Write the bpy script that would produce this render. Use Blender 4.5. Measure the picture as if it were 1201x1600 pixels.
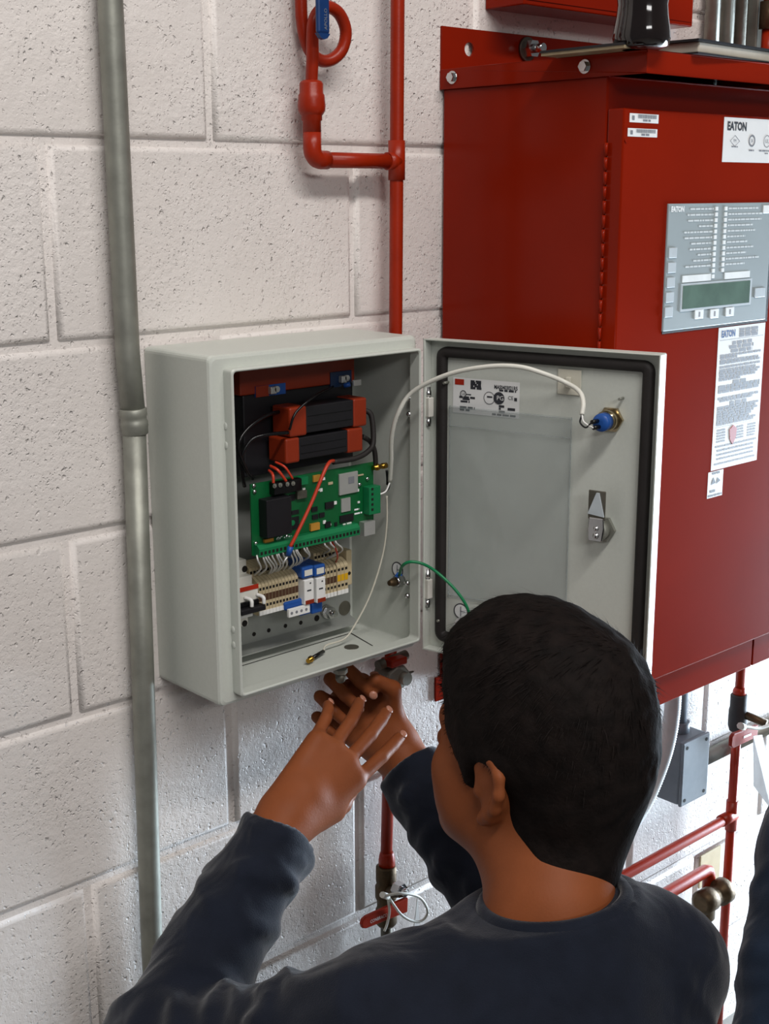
import bpy, bmesh, math, random
import numpy as np
from mathutils import Vector, Matrix, noise
random.seed(7); np.random.seed(7)
SC = bpy.context.scene; COL = SC.collection
for o in list(bpy.data.objects): bpy.data.objects.remove(o)

# ------------------------------------------------------------------ camera
IW, IH, FPX = 1201, 1600, 2061.036
PITCH, YAW, ROLL = 0.238034, 0.741442, -0.003085
CAM = np.array([-0.665722, -1.224254, -0.051229])
_cp, _sp, _cy, _sy, _cr, _sr = (math.cos(PITCH), math.sin(PITCH), math.cos(YAW), math.sin(YAW), math.cos(ROLL), math.sin(ROLL))
FWD = np.array([_sy*_cp, _cy*_cp, -_sp]); _r = np.array([_cy, -_sy, 0.]); _u = np.cross(_r, FWD)
RGT = _cr*_r + _sr*_u; UPV = -_sr*_r + _cr*_u
cd = bpy.data.cameras.new('camera'); cam = bpy.data.objects.new('camera', cd); COL.objects.link(cam)
cd.sensor_fit = 'VERTICAL'; cd.sensor_height = 36.0; cd.lens = FPX/IH*36.0; cd.clip_start = .02
cam.matrix_world = Matrix(((RGT[0], UPV[0], -FWD[0], CAM[0]), (RGT[1], UPV[1], -FWD[1], CAM[1]), (RGT[2], UPV[2], -FWD[2], CAM[2]), (0, 0, 0, 1)))
SC.camera = cam

# ------------------------------------------------------------------ light
vs = SC.view_settings
vs.view_transform = 'Standard'; vs.look = 'None'; vs.exposure = 0.0; vs.gamma = 1.0; vs.use_curve_mapping = False
w = bpy.data.worlds.new('world'); SC.world = w; w.use_nodes = True
w.node_tree.nodes['Background'].inputs[0].default_value = (.97, .98, 1.0, 1)
w.node_tree.nodes['Background'].inputs[1].default_value = .13
def area(name, loc, target, sx, sy, power, color):
    l = bpy.data.lights.new(name, 'AREA'); l.shape = 'RECTANGLE'; l.size = sx; l.size_y = sy; l.energy = power; l.color = color
    o = bpy.data.objects.new(name, l); COL.objects.link(o); o.location = loc
    o.rotation_euler = (Vector(target)-Vector(loc)).to_track_quat('-Z', 'Y').to_euler(); return o
# half raised roller door with daylight, to the right of the installers
area('roller_door_daylight', (3.05, -.62, -1.08), (.9, -.22, -1.1), .95, 1.05, 180, (.70, .85, 1.0))
# fluorescent ceiling fittings: one close to the wall, one further down the plant room
area('ceiling_fluorescent', (-.2, -1.75, 1.75), (.1, 0, -.2), 2.2, .16, 50, (1.0, .955, .92))
area('ceiling_fluorescent', (-1.3, -4.6, 1.45), (.1, 0, -.3), 1.8, .5, 42, (1.0, .98, .97))

FLOOR = -1.6256
# ------------------------------------------------------------------ pixel helpers (a pixel is only a direction)
def ray(px, py): return FWD + RGT*(px-600.5)/FPX - UPV*(py-800)/FPX
def PY(px, py, Y):
    d = ray(px, py); return Vector(CAM + d*((Y-CAM[1])/d[1]))
def PXX(px, py, X):
    d = ray(px, py); return Vector(CAM + d*((X-CAM[0])/d[0]))
def PZ(px, py, Z):
    d = ray(px, py); return Vector(CAM + d*((Z-CAM[2])/d[2]))
def PD(px, py, t): return Vector(CAM + ray(px, py)*t)

# ------------------------------------------------------------------ materials
def lin(h):
    h = h.lstrip('#'); c = [int(h[i:i+2], 16)/255 for i in (0, 2, 4)]
    return tuple(x/12.92 if x <= .04045 else ((x+.055)/1.055)**2.4 for x in c) + (1,)
MATS = {}
def mat(name, hexc, rough=.5, metal=0., var=.06, scale=60., bump=0., bscale=200., spec=.5, coat=0., trans=0., alpha=1., ior=1.45, sss=0.):
    m = bpy.data.materials.new(name); m.use_nodes = True; nt = m.node_tree; b = nt.nodes['Principled BSDF']
    c = lin(hexc)
    geo = nt.nodes.new('ShaderNodeNewGeometry')
    nz = nt.nodes.new('ShaderNodeTexNoise'); nz.inputs['Scale'].default_value = scale; nz.inputs['Detail'].default_value = 4
    nt.links.new(geo.outputs['Position'], nz.inputs['Vector'])
    rp = nt.nodes.new('ShaderNodeValToRGB')
    rp.color_ramp.elements[0].position = .3; rp.color_ramp.elements[1].position = .7
    rp.color_ramp.elements[0].color = tuple(x*(1-var) for x in c[:3])+(1,); rp.color_ramp.elements[1].color = tuple(min(1, x*(1+var)) for x in c[:3])+(1,)
    nt.links.new(nz.outputs['Fac'], rp.inputs[0]); nt.links.new(rp.outputs[0], b.inputs['Base Color'])
    b.inputs['Roughness'].default_value = rough; b.inputs['Metallic'].default_value = metal
    b.inputs['Specular IOR Level'].default_value = spec; b.inputs['Coat Weight'].default_value = coat; b.inputs['Coat Roughness'].default_value = .1
    b.inputs['Transmission Weight'].default_value = trans; b.inputs['Alpha'].default_value = alpha; b.inputs['IOR'].default_value = ior
    if sss: b.inputs['Subsurface Weight'].default_value = sss; b.inputs['Subsurface Radius'].default_value = (.012, .004, .002); b.inputs['Subsurface Scale'].default_value = .6
    if bump:
        n2 = nt.nodes.new('ShaderNodeTexNoise'); n2.inputs['Scale'].default_value = bscale; n2.inputs['Detail'].default_value = 3
        nt.links.new(geo.outputs['Position'], n2.inputs['Vector'])
        bp = nt.nodes.new('ShaderNodeBump'); bp.inputs['Strength'].default_value = bump; bp.inputs['Distance'].default_value = .002
        nt.links.new(n2.outputs['Fac'], bp.inputs['Height']); nt.links.new(bp.outputs[0], b.inputs['Normal'])
    MATS[name] = m; return m

def wall_material():
    m = bpy.data.materials.new('painted_block'); m.use_nodes = True; nt = m.node_tree; b = nt.nodes['Principled BSDF']; L = nt.links.new
    geo = nt.nodes.new('ShaderNodeNewGeometry')
    def noise_(s, d=4, r=.55):
        n = nt.nodes.new('ShaderNodeTexNoise'); n.inputs['Scale'].default_value = s; n.inputs['Detail'].default_value = d; n.inputs['Roughness'].default_value = r
        L(geo.outputs['Position'], n.inputs['Vector']); return n
    def math_(op, a, bb=None, c=None):
        n = nt.nodes.new('ShaderNodeMath'); n.operation = op
        for i, v in enumerate((a, bb, c)):
            if v is None: continue
            if isinstance(v, (int, float)): n.inputs[i].default_value = v
            else: L(v, n.inputs[i])
        return n.outputs[0]
    def mr(v, a, bb, c, d):
        n = nt.nodes.new('ShaderNodeMapRange'); n.inputs[1].default_value = a; n.inputs[2].default_value = bb; n.inputs[3].default_value = c; n.inputs[4].default_value = d
        L(v, n.inputs[0]); return n.outputs[0]
    fine = noise_(420, 4, .6).outputs['Fac']; mid = noise_(120, 5, .6).outputs['Fac']; big = noise_(11, 3).outputs['Fac']
    dist = noise_(90, 3); mix = nt.nodes.new('ShaderNodeVectorMath'); mix.operation = 'MULTIPLY_ADD'      # ragged pit outlines
    mix.inputs[1].default_value = (.012, .012, .012); L(dist.outputs['Color'], mix.inputs[0]); L(geo.outputs['Position'], mix.inputs[2])
    def pits_(scale, r0, r1, keep):
        vo = nt.nodes.new('ShaderNodeTexVoronoi'); vo.inputs['Scale'].default_value = scale; L(mix.outputs[0], vo.inputs['Vector'])
        rnd = nt.nodes.new('ShaderNodeSeparateColor'); L(vo.outputs['Color'], rnd.inputs[0])
        return math_('MULTIPLY', mr(vo.outputs['Distance'], r0, r1, 1., 0.), mr(rnd.outputs[0], keep, keep+.12, 0., 1.))
    rough = mr(noise_(6, 3).outputs['Fac'], .38, .62, .45, 1.15)                    # some blocks smoother than others
    pits = math_('ADD', math_('MULTIPLY', pits_(150, .10, .34, .72), .8), math_('MULTIPLY', pits_(300, .12, .42, .60), .35))
    h = math_('ADD', math_('MULTIPLY', mid, .75), math_('MULTIPLY', fine, .22))
    h = math_('SUBTRACT', h, pits); h = math_('MULTIPLY', h, rough)
    h = math_('ADD', h, math_('MULTIPLY', big, .9))
    bp = nt.nodes.new('ShaderNodeBump'); bp.inputs['Strength'].default_value = 1.0; bp.inputs['Distance'].default_value = .0022
    L(h, bp.inputs['Height']); L(bp.outputs[0], b.inputs['Normal'])
    rp = nt.nodes.new('ShaderNodeValToRGB'); rp.color_ramp.elements[0].position = .3; rp.color_ramp.elements[1].position = .7
    rp.color_ramp.elements[0].color = lin('#dcd5d0'); rp.color_ramp.elements[1].color = lin('#e7e1dd')
    L(noise_(5, 4).outputs['Fac'], rp.inputs[0]); L(rp.outputs[0], b.inputs['Base Color'])
    b.inputs['Roughness'].default_value = .42; b.inputs['Specular IOR Level'].default_value = .4
    MATS['block'] = m
wall_material()
mat('floor', '#8d8a84', .6, var=.12, scale=6, bump=.2)
mat('encl', '#c8ccc4', .38, var=.02, scale=300, bump=.06, bscale=900)
mat('encl_in', '#aeb2ab', .4, var=.03, scale=100, bump=.05, bscale=900)
mat('plate', '#9ea19d', .45, metal=.35, var=.05, scale=60)
mat('red', '#831a04', .17, var=.05, scale=9, bump=.008, bscale=700, spec=.14)
mat('redside', '#831a04', .22, var=.04, scale=9, bump=.01, bscale=700, spec=.14)
mat('redpipe', '#952409', .34, var=.08, scale=40, bump=.06, bscale=300, spec=.35)
mat('galv', '#94958c', .5, metal=.6, var=.16, scale=35, bump=.1, bscale=120)
mat('galv_dark', '#6d6a60', .5, metal=.7, var=.2, scale=45, bump=.2, bscale=150)
mat('chrome', '#cfcfcf', .18, metal=1., var=.05)
mat('brass', '#b98f3e', .25, metal=1., var=.1)
mat('nickel', '#b9a98a', .22, metal=1., var=.08)
mat('bronze', '#5a4a36', .5, metal=.8, var=.25, scale=70, bump=.3, bscale=180)
mat('rubber', '#231f1e', .62, var=.15, scale=40, bump=.15, bscale=400)
mat('black', '#17161a', .45, var=.1)
mat('blackgloss', '#0c0b0d', .25, var=.1)
mat('orange', '#87290b', .45, var=.06)
mat('blue', '#1d4f9a', .4, var=.06)
mat('bluehandle', '#0f3468', .4, var=.08)
mat('bluedark', '#132a4c', .4, var=.06)
mat('pcb', '#0a5a2e', .35, var=.06, scale=150)
mat('pcbterm', '#117546', .4, var=.05)
mat('white', '#e9e9e6', .45, var=.03)
mat('whiteplastic', '#d7d5cc', .4, var=.03)
mat('cable_white', '#deddd3', .4, var=.03)
mat('cable_clear', '#cfccbd', .35, var=.04)
mat('beige', '#c0b08e', .5, var=.06)
mat('beige_dark', '#8f7f63', .5, var=.1)
mat('yellow', '#d8a613', .45)
mat('hole', '#140f0b', .8)
mat('brownhole', '#4d3220', .7)
mat('redwire', '#c03a22', .4)
mat('greenwire', '#0f7a4b', .4)
mat('tan', '#c08a34', .5)
mat('silver', '#c9c9c6', .35, metal=.6, var=.04)
mat('sticker', '#e6e7e6', .4, var=.015)
mat('ink', '#33343a', .5, var=.1)
mat('inkfaint', '#7b7d83', .5, var=.1)
mat('inkblue', '#1b4c86', .5)
mat('redsq', '#a82a14', .4)
mat('panelgrey', '#9aa5a8', .35, var=.04, scale=20, coat=.2)
mat('paneltext', '#cdd3d4', .5)
mat('lcd', '#5b7468', .2, var=.2, scale=25, coat=.5)
mat('key', '#bcc5ca', .35)
mat('ledwhite', '#eef2f2', .35)
mat('pvc', '#7b8289', .45, var=.06)
mat('flex', '#d7d9d9', .4, var=.05)
mat('tag', '#e4e6e8', .4, alpha=.82)
mat('pouch', '#a9b2b2', .10, alpha=.36, var=.1, scale=15, bump=1.0, bscale=26, spec=.6)
mat('cola', '#140b0a', .08, var=.2, coat=.6)
mat('colalabel', '#1a1517', .3, var=.2, scale=60)
mat('paper', '#b9b2a4', .6, var=.05)
mat('skin', '#874a29', .55, var=.07, scale=30, bump=.10, bscale=420, sss=.08, spec=.22)
mat('nail', '#b9806a', .3)
mat('hair', '#140e0c', .75, var=.5, scale=60, bump=.4, bscale=260, spec=.15)
mat('eyewhite', '#dcd6ce', .2); mat('iris', '#2a1a10', .2)
def cloth(name, hexc):
    m = mat(name, hexc, .85, var=.18, scale=25, spec=.2); nt = m.node_tree; b = nt.nodes['Principled BSDF']
    geo = nt.nodes.new('ShaderNodeNewGeometry')
    n1 = nt.nodes.new('ShaderNodeTexNoise'); n1.inputs['Scale'].default_value = 14; n1.inputs['Detail'].default_value = 2; n1.inputs['Distortion'].default_value = .8
    n2 = nt.nodes.new('ShaderNodeTexNoise'); n2.inputs['Scale'].default_value = 900; n2.inputs['Detail'].default_value = 1
    ad = nt.nodes.new('ShaderNodeMath'); ad.operation = 'MULTIPLY_ADD'; ad.inputs[1].default_value = .06
    for n in (n1, n2): nt.links.new(geo.outputs['Position'], n.inputs['Vector'])
    nt.links.new(n2.outputs['Fac'], ad.inputs[0]); nt.links.new(n1.outputs['Fac'], ad.inputs[2])
    bp = nt.nodes.new('ShaderNodeBump'); bp.inputs['Strength'].default_value = .6; bp.inputs['Distance'].default_value = .012
    nt.links.new(ad.outputs[0], bp.inputs['Height']); nt.links.new(bp.outputs[0], b.inputs['Normal'])
    b.inputs['Sheen Weight'].default_value = .25; b.inputs['Sheen Roughness'].default_value = .4
cloth('navy', '#161b27'); cloth('navy2', '#232f41'); cloth('trouser', '#22262e')
mat('shoe', '#1d1a18', .5)

# ------------------------------------------------------------------ mesh builder
class Fr:
    def __init__(s, o=(0, 0, 0), u=(1, 0, 0), v=(0, 1, 0), n=(0, 0, 1)):
        s.o = Vector(o); s.u = Vector(u).normalized(); s.v = Vector(v).normalized(); s.n = Vector(n).normalized()
    def __call__(s, a, b, c=0.): return s.o + s.u*a + s.v*b + s.n*c
    def pix(s, px, py, c=0.):
        d = Vector(ray(px, py)); o = s.o + s.n*c; C = Vector(CAM); t = (o-C).dot(s.n)/d.dot(s.n); p = C + d*t - s.o
        return p.dot(s.u), p.dot(s.v)
WORLD = Fr()
def WF(x, z, y): return Fr((x, y, z), (1, 0, 0), (0, 0, 1), (0, -1, 0))      # a face parallel to the block wall, normal into the room
def frame_axis(a, b):
    z = (Vector(b)-Vector(a)).normalized(); t = Vector((0, 0, 1)) if abs(z.z) < .9 else Vector((1, 0, 0))
    x = t.cross(z).normalized(); return x, z.cross(x), z
def spline(pts, n=8):
    P = [Vector(p) for p in pts]; P = [P[0]*2-P[1]] + P + [P[-1]*2-P[-2]]; out = []
    for i in range(1, len(P)-2):
        for j in range(n):
            t = j/n; a, b, c, d = P[i-1:i+3]
            out.append(.5*((2*b)+(c-a)*t+(2*a-5*b+4*c-d)*t*t+(3*b-a-3*c+d)*t**3))
    return out+[P[-2]]
class MB:
    def __init__(s): s.V = []; s.F = []; s.S = []
    def add(s, vs, fs, smooth=False):
        o = len(s.V); s.V += [Vector(v) for v in vs]; s.F += [tuple(i+o for i in f) for f in fs]; s.S += [smooth]*len(fs); return s
    def box(s, f, a0, a1, b0, b1, c0, c1, bev=0.):
        if bev <= 0:
            vs = [f(a, b, c) for c in (c0, c1) for b in (b0, b1) for a in (a0, a1)]
            return s.add(vs, [(0, 2, 3, 1), (4, 5, 7, 6), (0, 1, 5, 4), (2, 6, 7, 3), (0, 4, 6, 2), (1, 3, 7, 5)])
        bm = bmesh.new(); r = bmesh.ops.create_cube(bm, size=1.)
        for v in bm.verts: v.co = Vector(((a0+a1)/2+v.co.x*(a1-a0), (b0+b1)/2+v.co.y*(b1-b0), (c0+c1)/2+v.co.z*(c1-c0)))
        bmesh.ops.bevel(bm, geom=list(bm.edges), offset=min(bev, .49*min(abs(a1-a0), abs(b1-b0), abs(c1-c0))), segments=2, affect='EDGES', profile=.5)
        bm.verts.index_update(); s.add([f(*v.co) for v in bm.verts], [[v.index for v in fc.verts] for fc in bm.faces]); bm.free(); return s
    def quad(s, f, a0, a1, b0, b1, c): return s.add([f(a0, b0, c), f(a1, b0, c), f(a1, b1, c), f(a0, b1, c)], [(0, 1, 2, 3)])
    def prism(s, f, poly, c0, c1, smooth=False):
        n = len(poly); vs = [f(a, b, c0) for a, b in poly]+[f(a, b, c1) for a, b in poly]
        s.add(vs, [tuple(reversed(range(n))), tuple(range(n, 2*n))]); 
        return s.add(vs, [(i, (i+1) % n, n+(i+1) % n, n+i) for i in range(n)], smooth)
    def cyl(s, a, b, r0, r1=None, n=16, cap=True, smooth=True):
        r1 = r0 if r1 is None else r1; a = Vector(a); b = Vector(b); x, y, z = frame_axis(a, b)
        A = [a+(x*math.cos(t)+y*math.sin(t))*r0 for t in (2*math.pi*i/n for i in range(n))]
        B = [b+(x*math.cos(t)+y*math.sin(t))*r1 for t in (2*math.pi*i/n for i in range(n))]
        s.add(A+B, [(i, (i+1) % n, n+(i+1) % n, n+i) for i in range(n)], smooth)
        if cap: s.add(A+B, [tuple(reversed(range(n))), tuple(range(n, 2*n))])
        return s
    def lathe(s, a, axis, prof, n=20):
        a = Vector(a); x, y, z = frame_axis(a, a+Vector(axis)); rings = []
        for r, h in prof: rings += [a+z*h+(x*math.cos(2*math.pi*i/n)+y*math.sin(2*math.pi*i/n))*max(r, 1e-5) for i in range(n)]
        fs = [(k*n+i, k*n+(i+1) % n, (k+1)*n+(i+1) % n, (k+1)*n+i) for k in range(len(prof)-1) for i in range(n)]
        s.add(rings, fs, True); m = len(prof)-1
        return s.add(rings, [tuple(reversed(range(n))), tuple(range(m*n, m*n+n))])
    def tube(s, pts, r, n=8, r1=None, rib=0.):
        pts = [Vector(p) for p in pts]; m = len(pts); up = None; R = []
        for i, p in enumerate(pts):
            t = (pts[min(i+1, m-1)]-pts[max(i-1, 0)]).normalized()
            if up is None: up = frame_axis(p, p+t)[0]
            x = (up-t*up.dot(t)).normalized(); y = t.cross(x); up = x
            rr = (r if r1 is None else r+(r1-r)*i/(m-1))*(1-rib*(i % 2))
            R += [p+(x*math.cos(2*math.pi*k/n)+y*math.sin(2*math.pi*k/n))*rr for k in range(n)]
        s.add(R, [(i*n+k, i*n+(k+1) % n, (i+1)*n+(k+1) % n, (i+1)*n+k) for i in range(m-1) for k in range(n)], True)
        return s.add(R, [tuple(reversed(range(n))), tuple(range((m-1)*n, m*n))])
    def sphere(s, c, r, f=None, nu=14, nv=9):
        r = (r, r, r) if isinstance(r, (int, float)) else r; f = f or Fr(c); vs = []
        for j in range(nv+1):
            ph = math.pi*j/nv
            for i in range(nu):
                th = 2*math.pi*i/nu; vs.append(f(r[0]*math.sin(ph)*math.cos(th), r[1]*math.sin(ph)*math.sin(th), r[2]*math.cos(ph)))
        return s.add(vs, [(j*nu+i, j*nu+(i+1) % nu, (j+1)*nu+(i+1) % nu, (j+1)*nu+i) for j in range(nv) for i in range(nu)], True)
    def hexnut(s, a, b, r): return s.cyl(a, b, r, n=6, smooth=False)
    def ring(s, f, ro, ri, c0, c1, n=28):
        vs = []
        for c in (c0, c1):
            for rr in (ro, ri): vs += [f(rr*math.cos(2*math.pi*i/n), rr*math.sin(2*math.pi*i/n), c) for i in range(n)]
        fs = []
        for i in range(n):
            j = (i+1) % n; fs += [(i, j, n+j, n+i), (2*n+i, 3*n+i, 3*n+j, 2*n+j), (i, 2*n+i, 2*n+j, j), (n+i, n+j, 3*n+j, 3*n+i)]
        return s.add(vs, fs)
    def text(s, f, txt, size, a, b, c, align='LEFT', sx=1., bold=0.):
        cu = bpy.data.curves.new('t', 'FONT'); cu.body = txt; cu.size = size; cu.align_x = align; cu.align_y = 'CENTER'; cu.resolution_u = 2; cu.offset = bold
        o = bpy.data.objects.new('t', cu); COL.objects.link(o); dg = bpy.context.evaluated_depsgraph_get()
        me = bpy.data.meshes.new_from_object(o.evaluated_get(dg))
        s.add([f(a+v.co.x*sx, b+v.co.y, c) for v in me.vertices], [tuple(p.vertices) for p in me.polygons])
        bpy.data.objects.remove(o); bpy.data.curves.remove(cu); bpy.data.meshes.remove(me); return s
    def mesh(s, name):
        me = bpy.data.meshes.new(name); me.from_pydata([tuple(v) for v in s.V], [], s.F); me.polygons.foreach_set('use_smooth', s.S)
        bm = bmesh.new(); bm.from_mesh(me); bmesh.ops.remove_doubles(bm, verts=bm.verts, dist=1e-6); bmesh.ops.recalc_face_normals(bm, faces=bm.faces)
        bm.to_mesh(me); bm.free(); return me
    def build(s, name, m, parent=None, origin=None, recalc=True, bevel=0.):
        c = Vector((0, 0, 0))
        if origin is not None: c = Vector(origin)
        elif s.V:
            mn = [min(v[i] for v in s.V) for i in range(3)]; mx = [max(v[i] for v in s.V) for i in range(3)]
            c = Vector(((mn[0]+mx[0])/2, (mn[1]+mx[1])/2, mn[2]))
        s.V = [v-c for v in s.V]
        me = s.mesh(name); o = bpy.data.objects.new(name, me); COL.objects.link(o); me.materials.append(MATS[m]); o.location = c
        if parent is not None:
            o.parent = parent; q = parent; off = Vector((0, 0, 0))
            while q is not None: off += q.location; q = q.parent
            o.location = c-off
        if bevel:
            md = o.modifiers.new('edge', 'BEVEL'); md.width = bevel; md.segments = 2; md.limit_method = 'ANGLE'; md.angle_limit = .6
        return o
def tag(o, label, cat, group=None):
    o['label'] = label; o['category'] = cat
    if group: o['group'] = group
    return o
def thing(name, label, cat, loc, group=None):
    o = bpy.data.objects.new(name, None); COL.objects.link(o); o.location = loc; o.empty_display_size = .02
    return tag(o, label, cat, group)
def lines(mb, f, rows, c, seed=1, gap=.12):
    """rows of illegible small print: (a0, a1, b, height) broken into word-length dashes"""
    rg = random.Random(seed)
    for a0, a1, b, h in rows:
        a = a0
        while a < a1:
            wl = min(a1-a, h*rg.uniform(1.6, 5.)); mb.quad(f, a, a+wl, b-h/2, b+h/2, c); a += wl+h*.6
    return mb

# ================================================================== the setting
B = .2032
WX0, WX1, WZ0, WZ1 = -8*B, 18*B, FLOOR, 7*B
wall = MB().box(WF(0, 0, 0), WX0, WX1, WZ0, WZ1, -.09, -.0050).build('wall_back', 'block'); wall['kind'] = 'structure'
wall['label'] = 'white painted concrete block wall'
def block_mesh(L, H):
    mb = MB(); f = WF(0, 0, 0); prof = [(-.0010, -.0064), (.0004, -.0036), (.0020, -.0012), (.0055, 0.)]; rings = []
    for ins, c in prof:
        a, b = L/2-ins, H/2-ins; rings += [f(-a, -b, c), f(a, -b, c), f(a, b, c), f(-a, b, c)]
    fs = [(k*4+i, k*4+(i+1) % 4, (k+1)*4+(i+1) % 4, (k+1)*4+i) for k in range(3) for i in range(4)]
    mb.add(rings, fs, True); mb.add(rings[-4:], [(0, 1, 2, 3)], False); me = mb.mesh('block'); me.materials.append(MATS['block']); return me
J = .0100
bfull, bhalf = block_mesh(2*B-J, B-J), block_mesh(B-J, B-J)
for k in range(round(WZ0/B), round(WZ1/B)):
    x = WX0; odd = (k % 2 != 0)                      # courses just below z = 0 have a head joint at x = 0
    segs = []
    if not odd: segs.append((x, B)); x += B
    while x < WX1-1e-6:
        l = 2*B if x+2*B <= WX1+1e-6 else B; segs.append((x, l)); x += l
    for x0, l in segs:
        o = bpy.data.objects.new('block', bfull if l > B*1.5 else bhalf); COL.objects.link(o); o.parent = wall
        p = Vector((x0+l/2+random.uniform(-.0006, .0006), random.uniform(-.0008, .0004), (k+.5)*B+random.uniform(-.0006, .0006)))
        o.location = p-wall.location; o.rotation_euler = (random.uniform(-.003, .003), random.uniform(-.0015, .0015), random.uniform(-.002, .002))
fl = MB().box(WORLD, WX0, WX1, -4.2, .09, FLOOR-.1, FLOOR).build('floor', 'floor'); fl['kind'] = 'structure'; fl['label'] = 'grey concrete floor'

# ================================================================== pipes and conduits on the wall
cX = .062
t = thing('metal_conduit', 'long galvanised steel conduit running vertically at the left beside the grey enclosure', 'conduit', (cX, -.02, FLOOR))
a = PY(172, 0, -.021); b = PY(199.5, 555, -.021); c_ = PY(209, 655, -.021); d = PY(223, 1050, -.021); e = PY(236, 1450, -.021)
top = a+(a-b).normalized()*.9; bot = Vector((e.x, -.021, FLOOR))
MB().tube([top, a, b, c_], .0128, 20).build('tube', 'galv', t)
MB().tube([c_, d, e, bot], .0126, 20).build('tube', 'galv', t)
ax = (c_-b).normalized()
MB().lathe(c_-ax*.012, ax, [(.0135, 0), (.0146, .001), (.0146, .008), (.0139, .0095), (.0139, .013), (.0148, .0145), (.0148, .019), (.0142, .0215), (.0142, .027), (.0130, .0285)], 22).build('coupling', 'galv', t)

# red vertical pipe with side loop, upper part
R = .0083
t = thing('red_pipe_run', 'red painted vertical pipe with side branch and coiled pigtail rising above the grey enclosure', 'pipe', (.445, -.03, -.27))
pa, pb = PY(621, -60, -.03), PY(617, 530, -.03); px = pb.x
pipe_top = Vector((PY(621, 0, -.03).x, -.03, 1.2)); 
MB().tube([pipe_top, PY(621, 0, -.03), PY(618, 500, -.03), Vector((PY(610, 900, -.03).x, -.03, -.62))], R, 18).build('tube', 'redpipe', t)
tee = PY(619.5, 252, -.03)
MB().cyl(tee+Vector((0, 0, .024)), tee-Vector((0, 0, .022)), .0102, n=18).build('tee', 'redpipe', t)
el = PY(488, 252, -.03); el.z = tee.z
MB().tube([tee, el+Vector((.012, 0, 0))], .0088, 16).build('tube', 'redpipe', t)
MB().cyl(tee, tee+Vector((-.016, 0, 0)), .0104, n=18).build('fitting', 'redpipe', t)
bend = [el+Vector((.012*(1-math.sin(x))-.0, 0, .012*(1-math.cos(x)))) for x in [i*math.pi/16 for i in range(9)]]
MB().tube([el+Vector((.022, 0, 0))]+bend+[el+Vector((0, 0, .03))], .0104, 16).build('elbow', 'redpipe', t)
v0 = el+Vector((0, 0, .03)); sc = PY(487, 150, -.03).z; 
MB().lathe(v0, (0, 0, 1), [(.0104, 0), (.0104, .012), (.0118, .013), (.0118, .018), (.0128, .019), (.0152, .023), (.0158, .028), (.0152, .034), (.0148, .040), (.0134, .042), (.0134, .052), (.0120, .0545), (.0086, .056)], 20).build('union', 'redpipe', t)
# pigtail loop
t2 = t
up0 = v0+Vector((0, 0, .05))
pts = [up0]+[PY(x_, y_, Y_) for x_, y_, Y_ in ((488, 90, -.034), (488, 58, -.036), (490, 34, -.038), (499, 17, -.038), (513, 11, -.037), (530, 22, -.035), (540, 48, -.032), (535, 76, -.029), (520, 92, -.026), (503, 95, -.023), (487, 84, -.020), (477, 62, -.018), (472, 35, -.017), (470, 0, -.017))]
pts += [Vector((pts[-1].x, -.017, pts[-1].z+.12)), Vector((pts[-1].x, -.017, 1.2))]
MB().tube(spline(pts, 5), .0070, 14).build('pigtail_loop', 'redpipe', t2)
hf = WF(*(lambda p: (p.x, p.z))(PY(504, 62, -.062)), -.062)
t3 = thing('lever_valve', 'blue vinyl coated valve lever hanging in front of the red coil', 'valve', hf(0, 0))
hh = MB().box(hf, -.0085, .0085, .006, .16, -.003, .003, .0026)
hh.prism(hf, [(-.0085, .0065), (-.0045, .0015), (0, 0), (.0045, .0015), (.0085, .0065)], -.003, .003)
hh.build('lever', 'bluehandle', t3)
vf = Fr(hf(.002, 0, 0), (0, 0, 1), (-1, 0, 0), (0, -1, 0))
MB().text(vf, 'APOLLO', .0058, .010, 0, .0034, sx=1.0).text(vf, 'APOLLO', .0058, .042, 0, .0034).build('lettering', 'inkfaint', t3)
MB().cyl(hf(0, .15, -.03), hf(0, .15, .006), .007, n=14).build('stem', 'chrome', t3)

# lower part of the same red pipe: clamp valve beneath the enclosure, then ball valve
t = thing('red_pipe_drop', 'red painted pipe dropping from the tee below the grey enclosure to a ball valve', 'pipe', (.435, -.03, -1.0))
p0, p1 = PY(611, 1040, -.03), PY(603, 1352, -.03)
MB().tube([Vector((p0.x, -.03, -.60)), PY(608, 1150, -.03), p1], .0080, 16).build('tube', 'redpipe', t)
MB().lathe(PY(604, 1330, -.03), (0, 0, -1), [(.0085, 0), (.0098, .004), (.0112, .012), (.0112, .022)], 16).build('reducer', 'redpipe', t)
bt = PY(603, 1352, -.03)
MB().lathe(bt, (0, 0, -1), [(.0118, 0), (.0140, .002), (.0142, .022), (.0130, .026), (.0152, .031), (.0152, .046), (.0128, .052), (.0128, .062), (.0146, .066), (.0150, .085), (.0110, .090)], 18).build('valve_body', 'bronze', t)
MB().tube([bt+Vector((0, 0, -.085)), Vector((bt.x, -.03, FLOOR))], .0078, 14).build('tube', 'galv_dark', t)
st = PY(628, 1392, -.075)
MB().cyl(Vector((bt.x, -.03, bt.z-.04)), st, .0085, n=12).build('stem', 'bronze', t)
MB().hexnut(st+Vector((0, .012, 0)), st+Vector((0, 0, 0)), .010).cyl(st, st+Vector((.0, -.008, 0)), .0055, n=12).build('nut', 'chrome', t)
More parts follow.
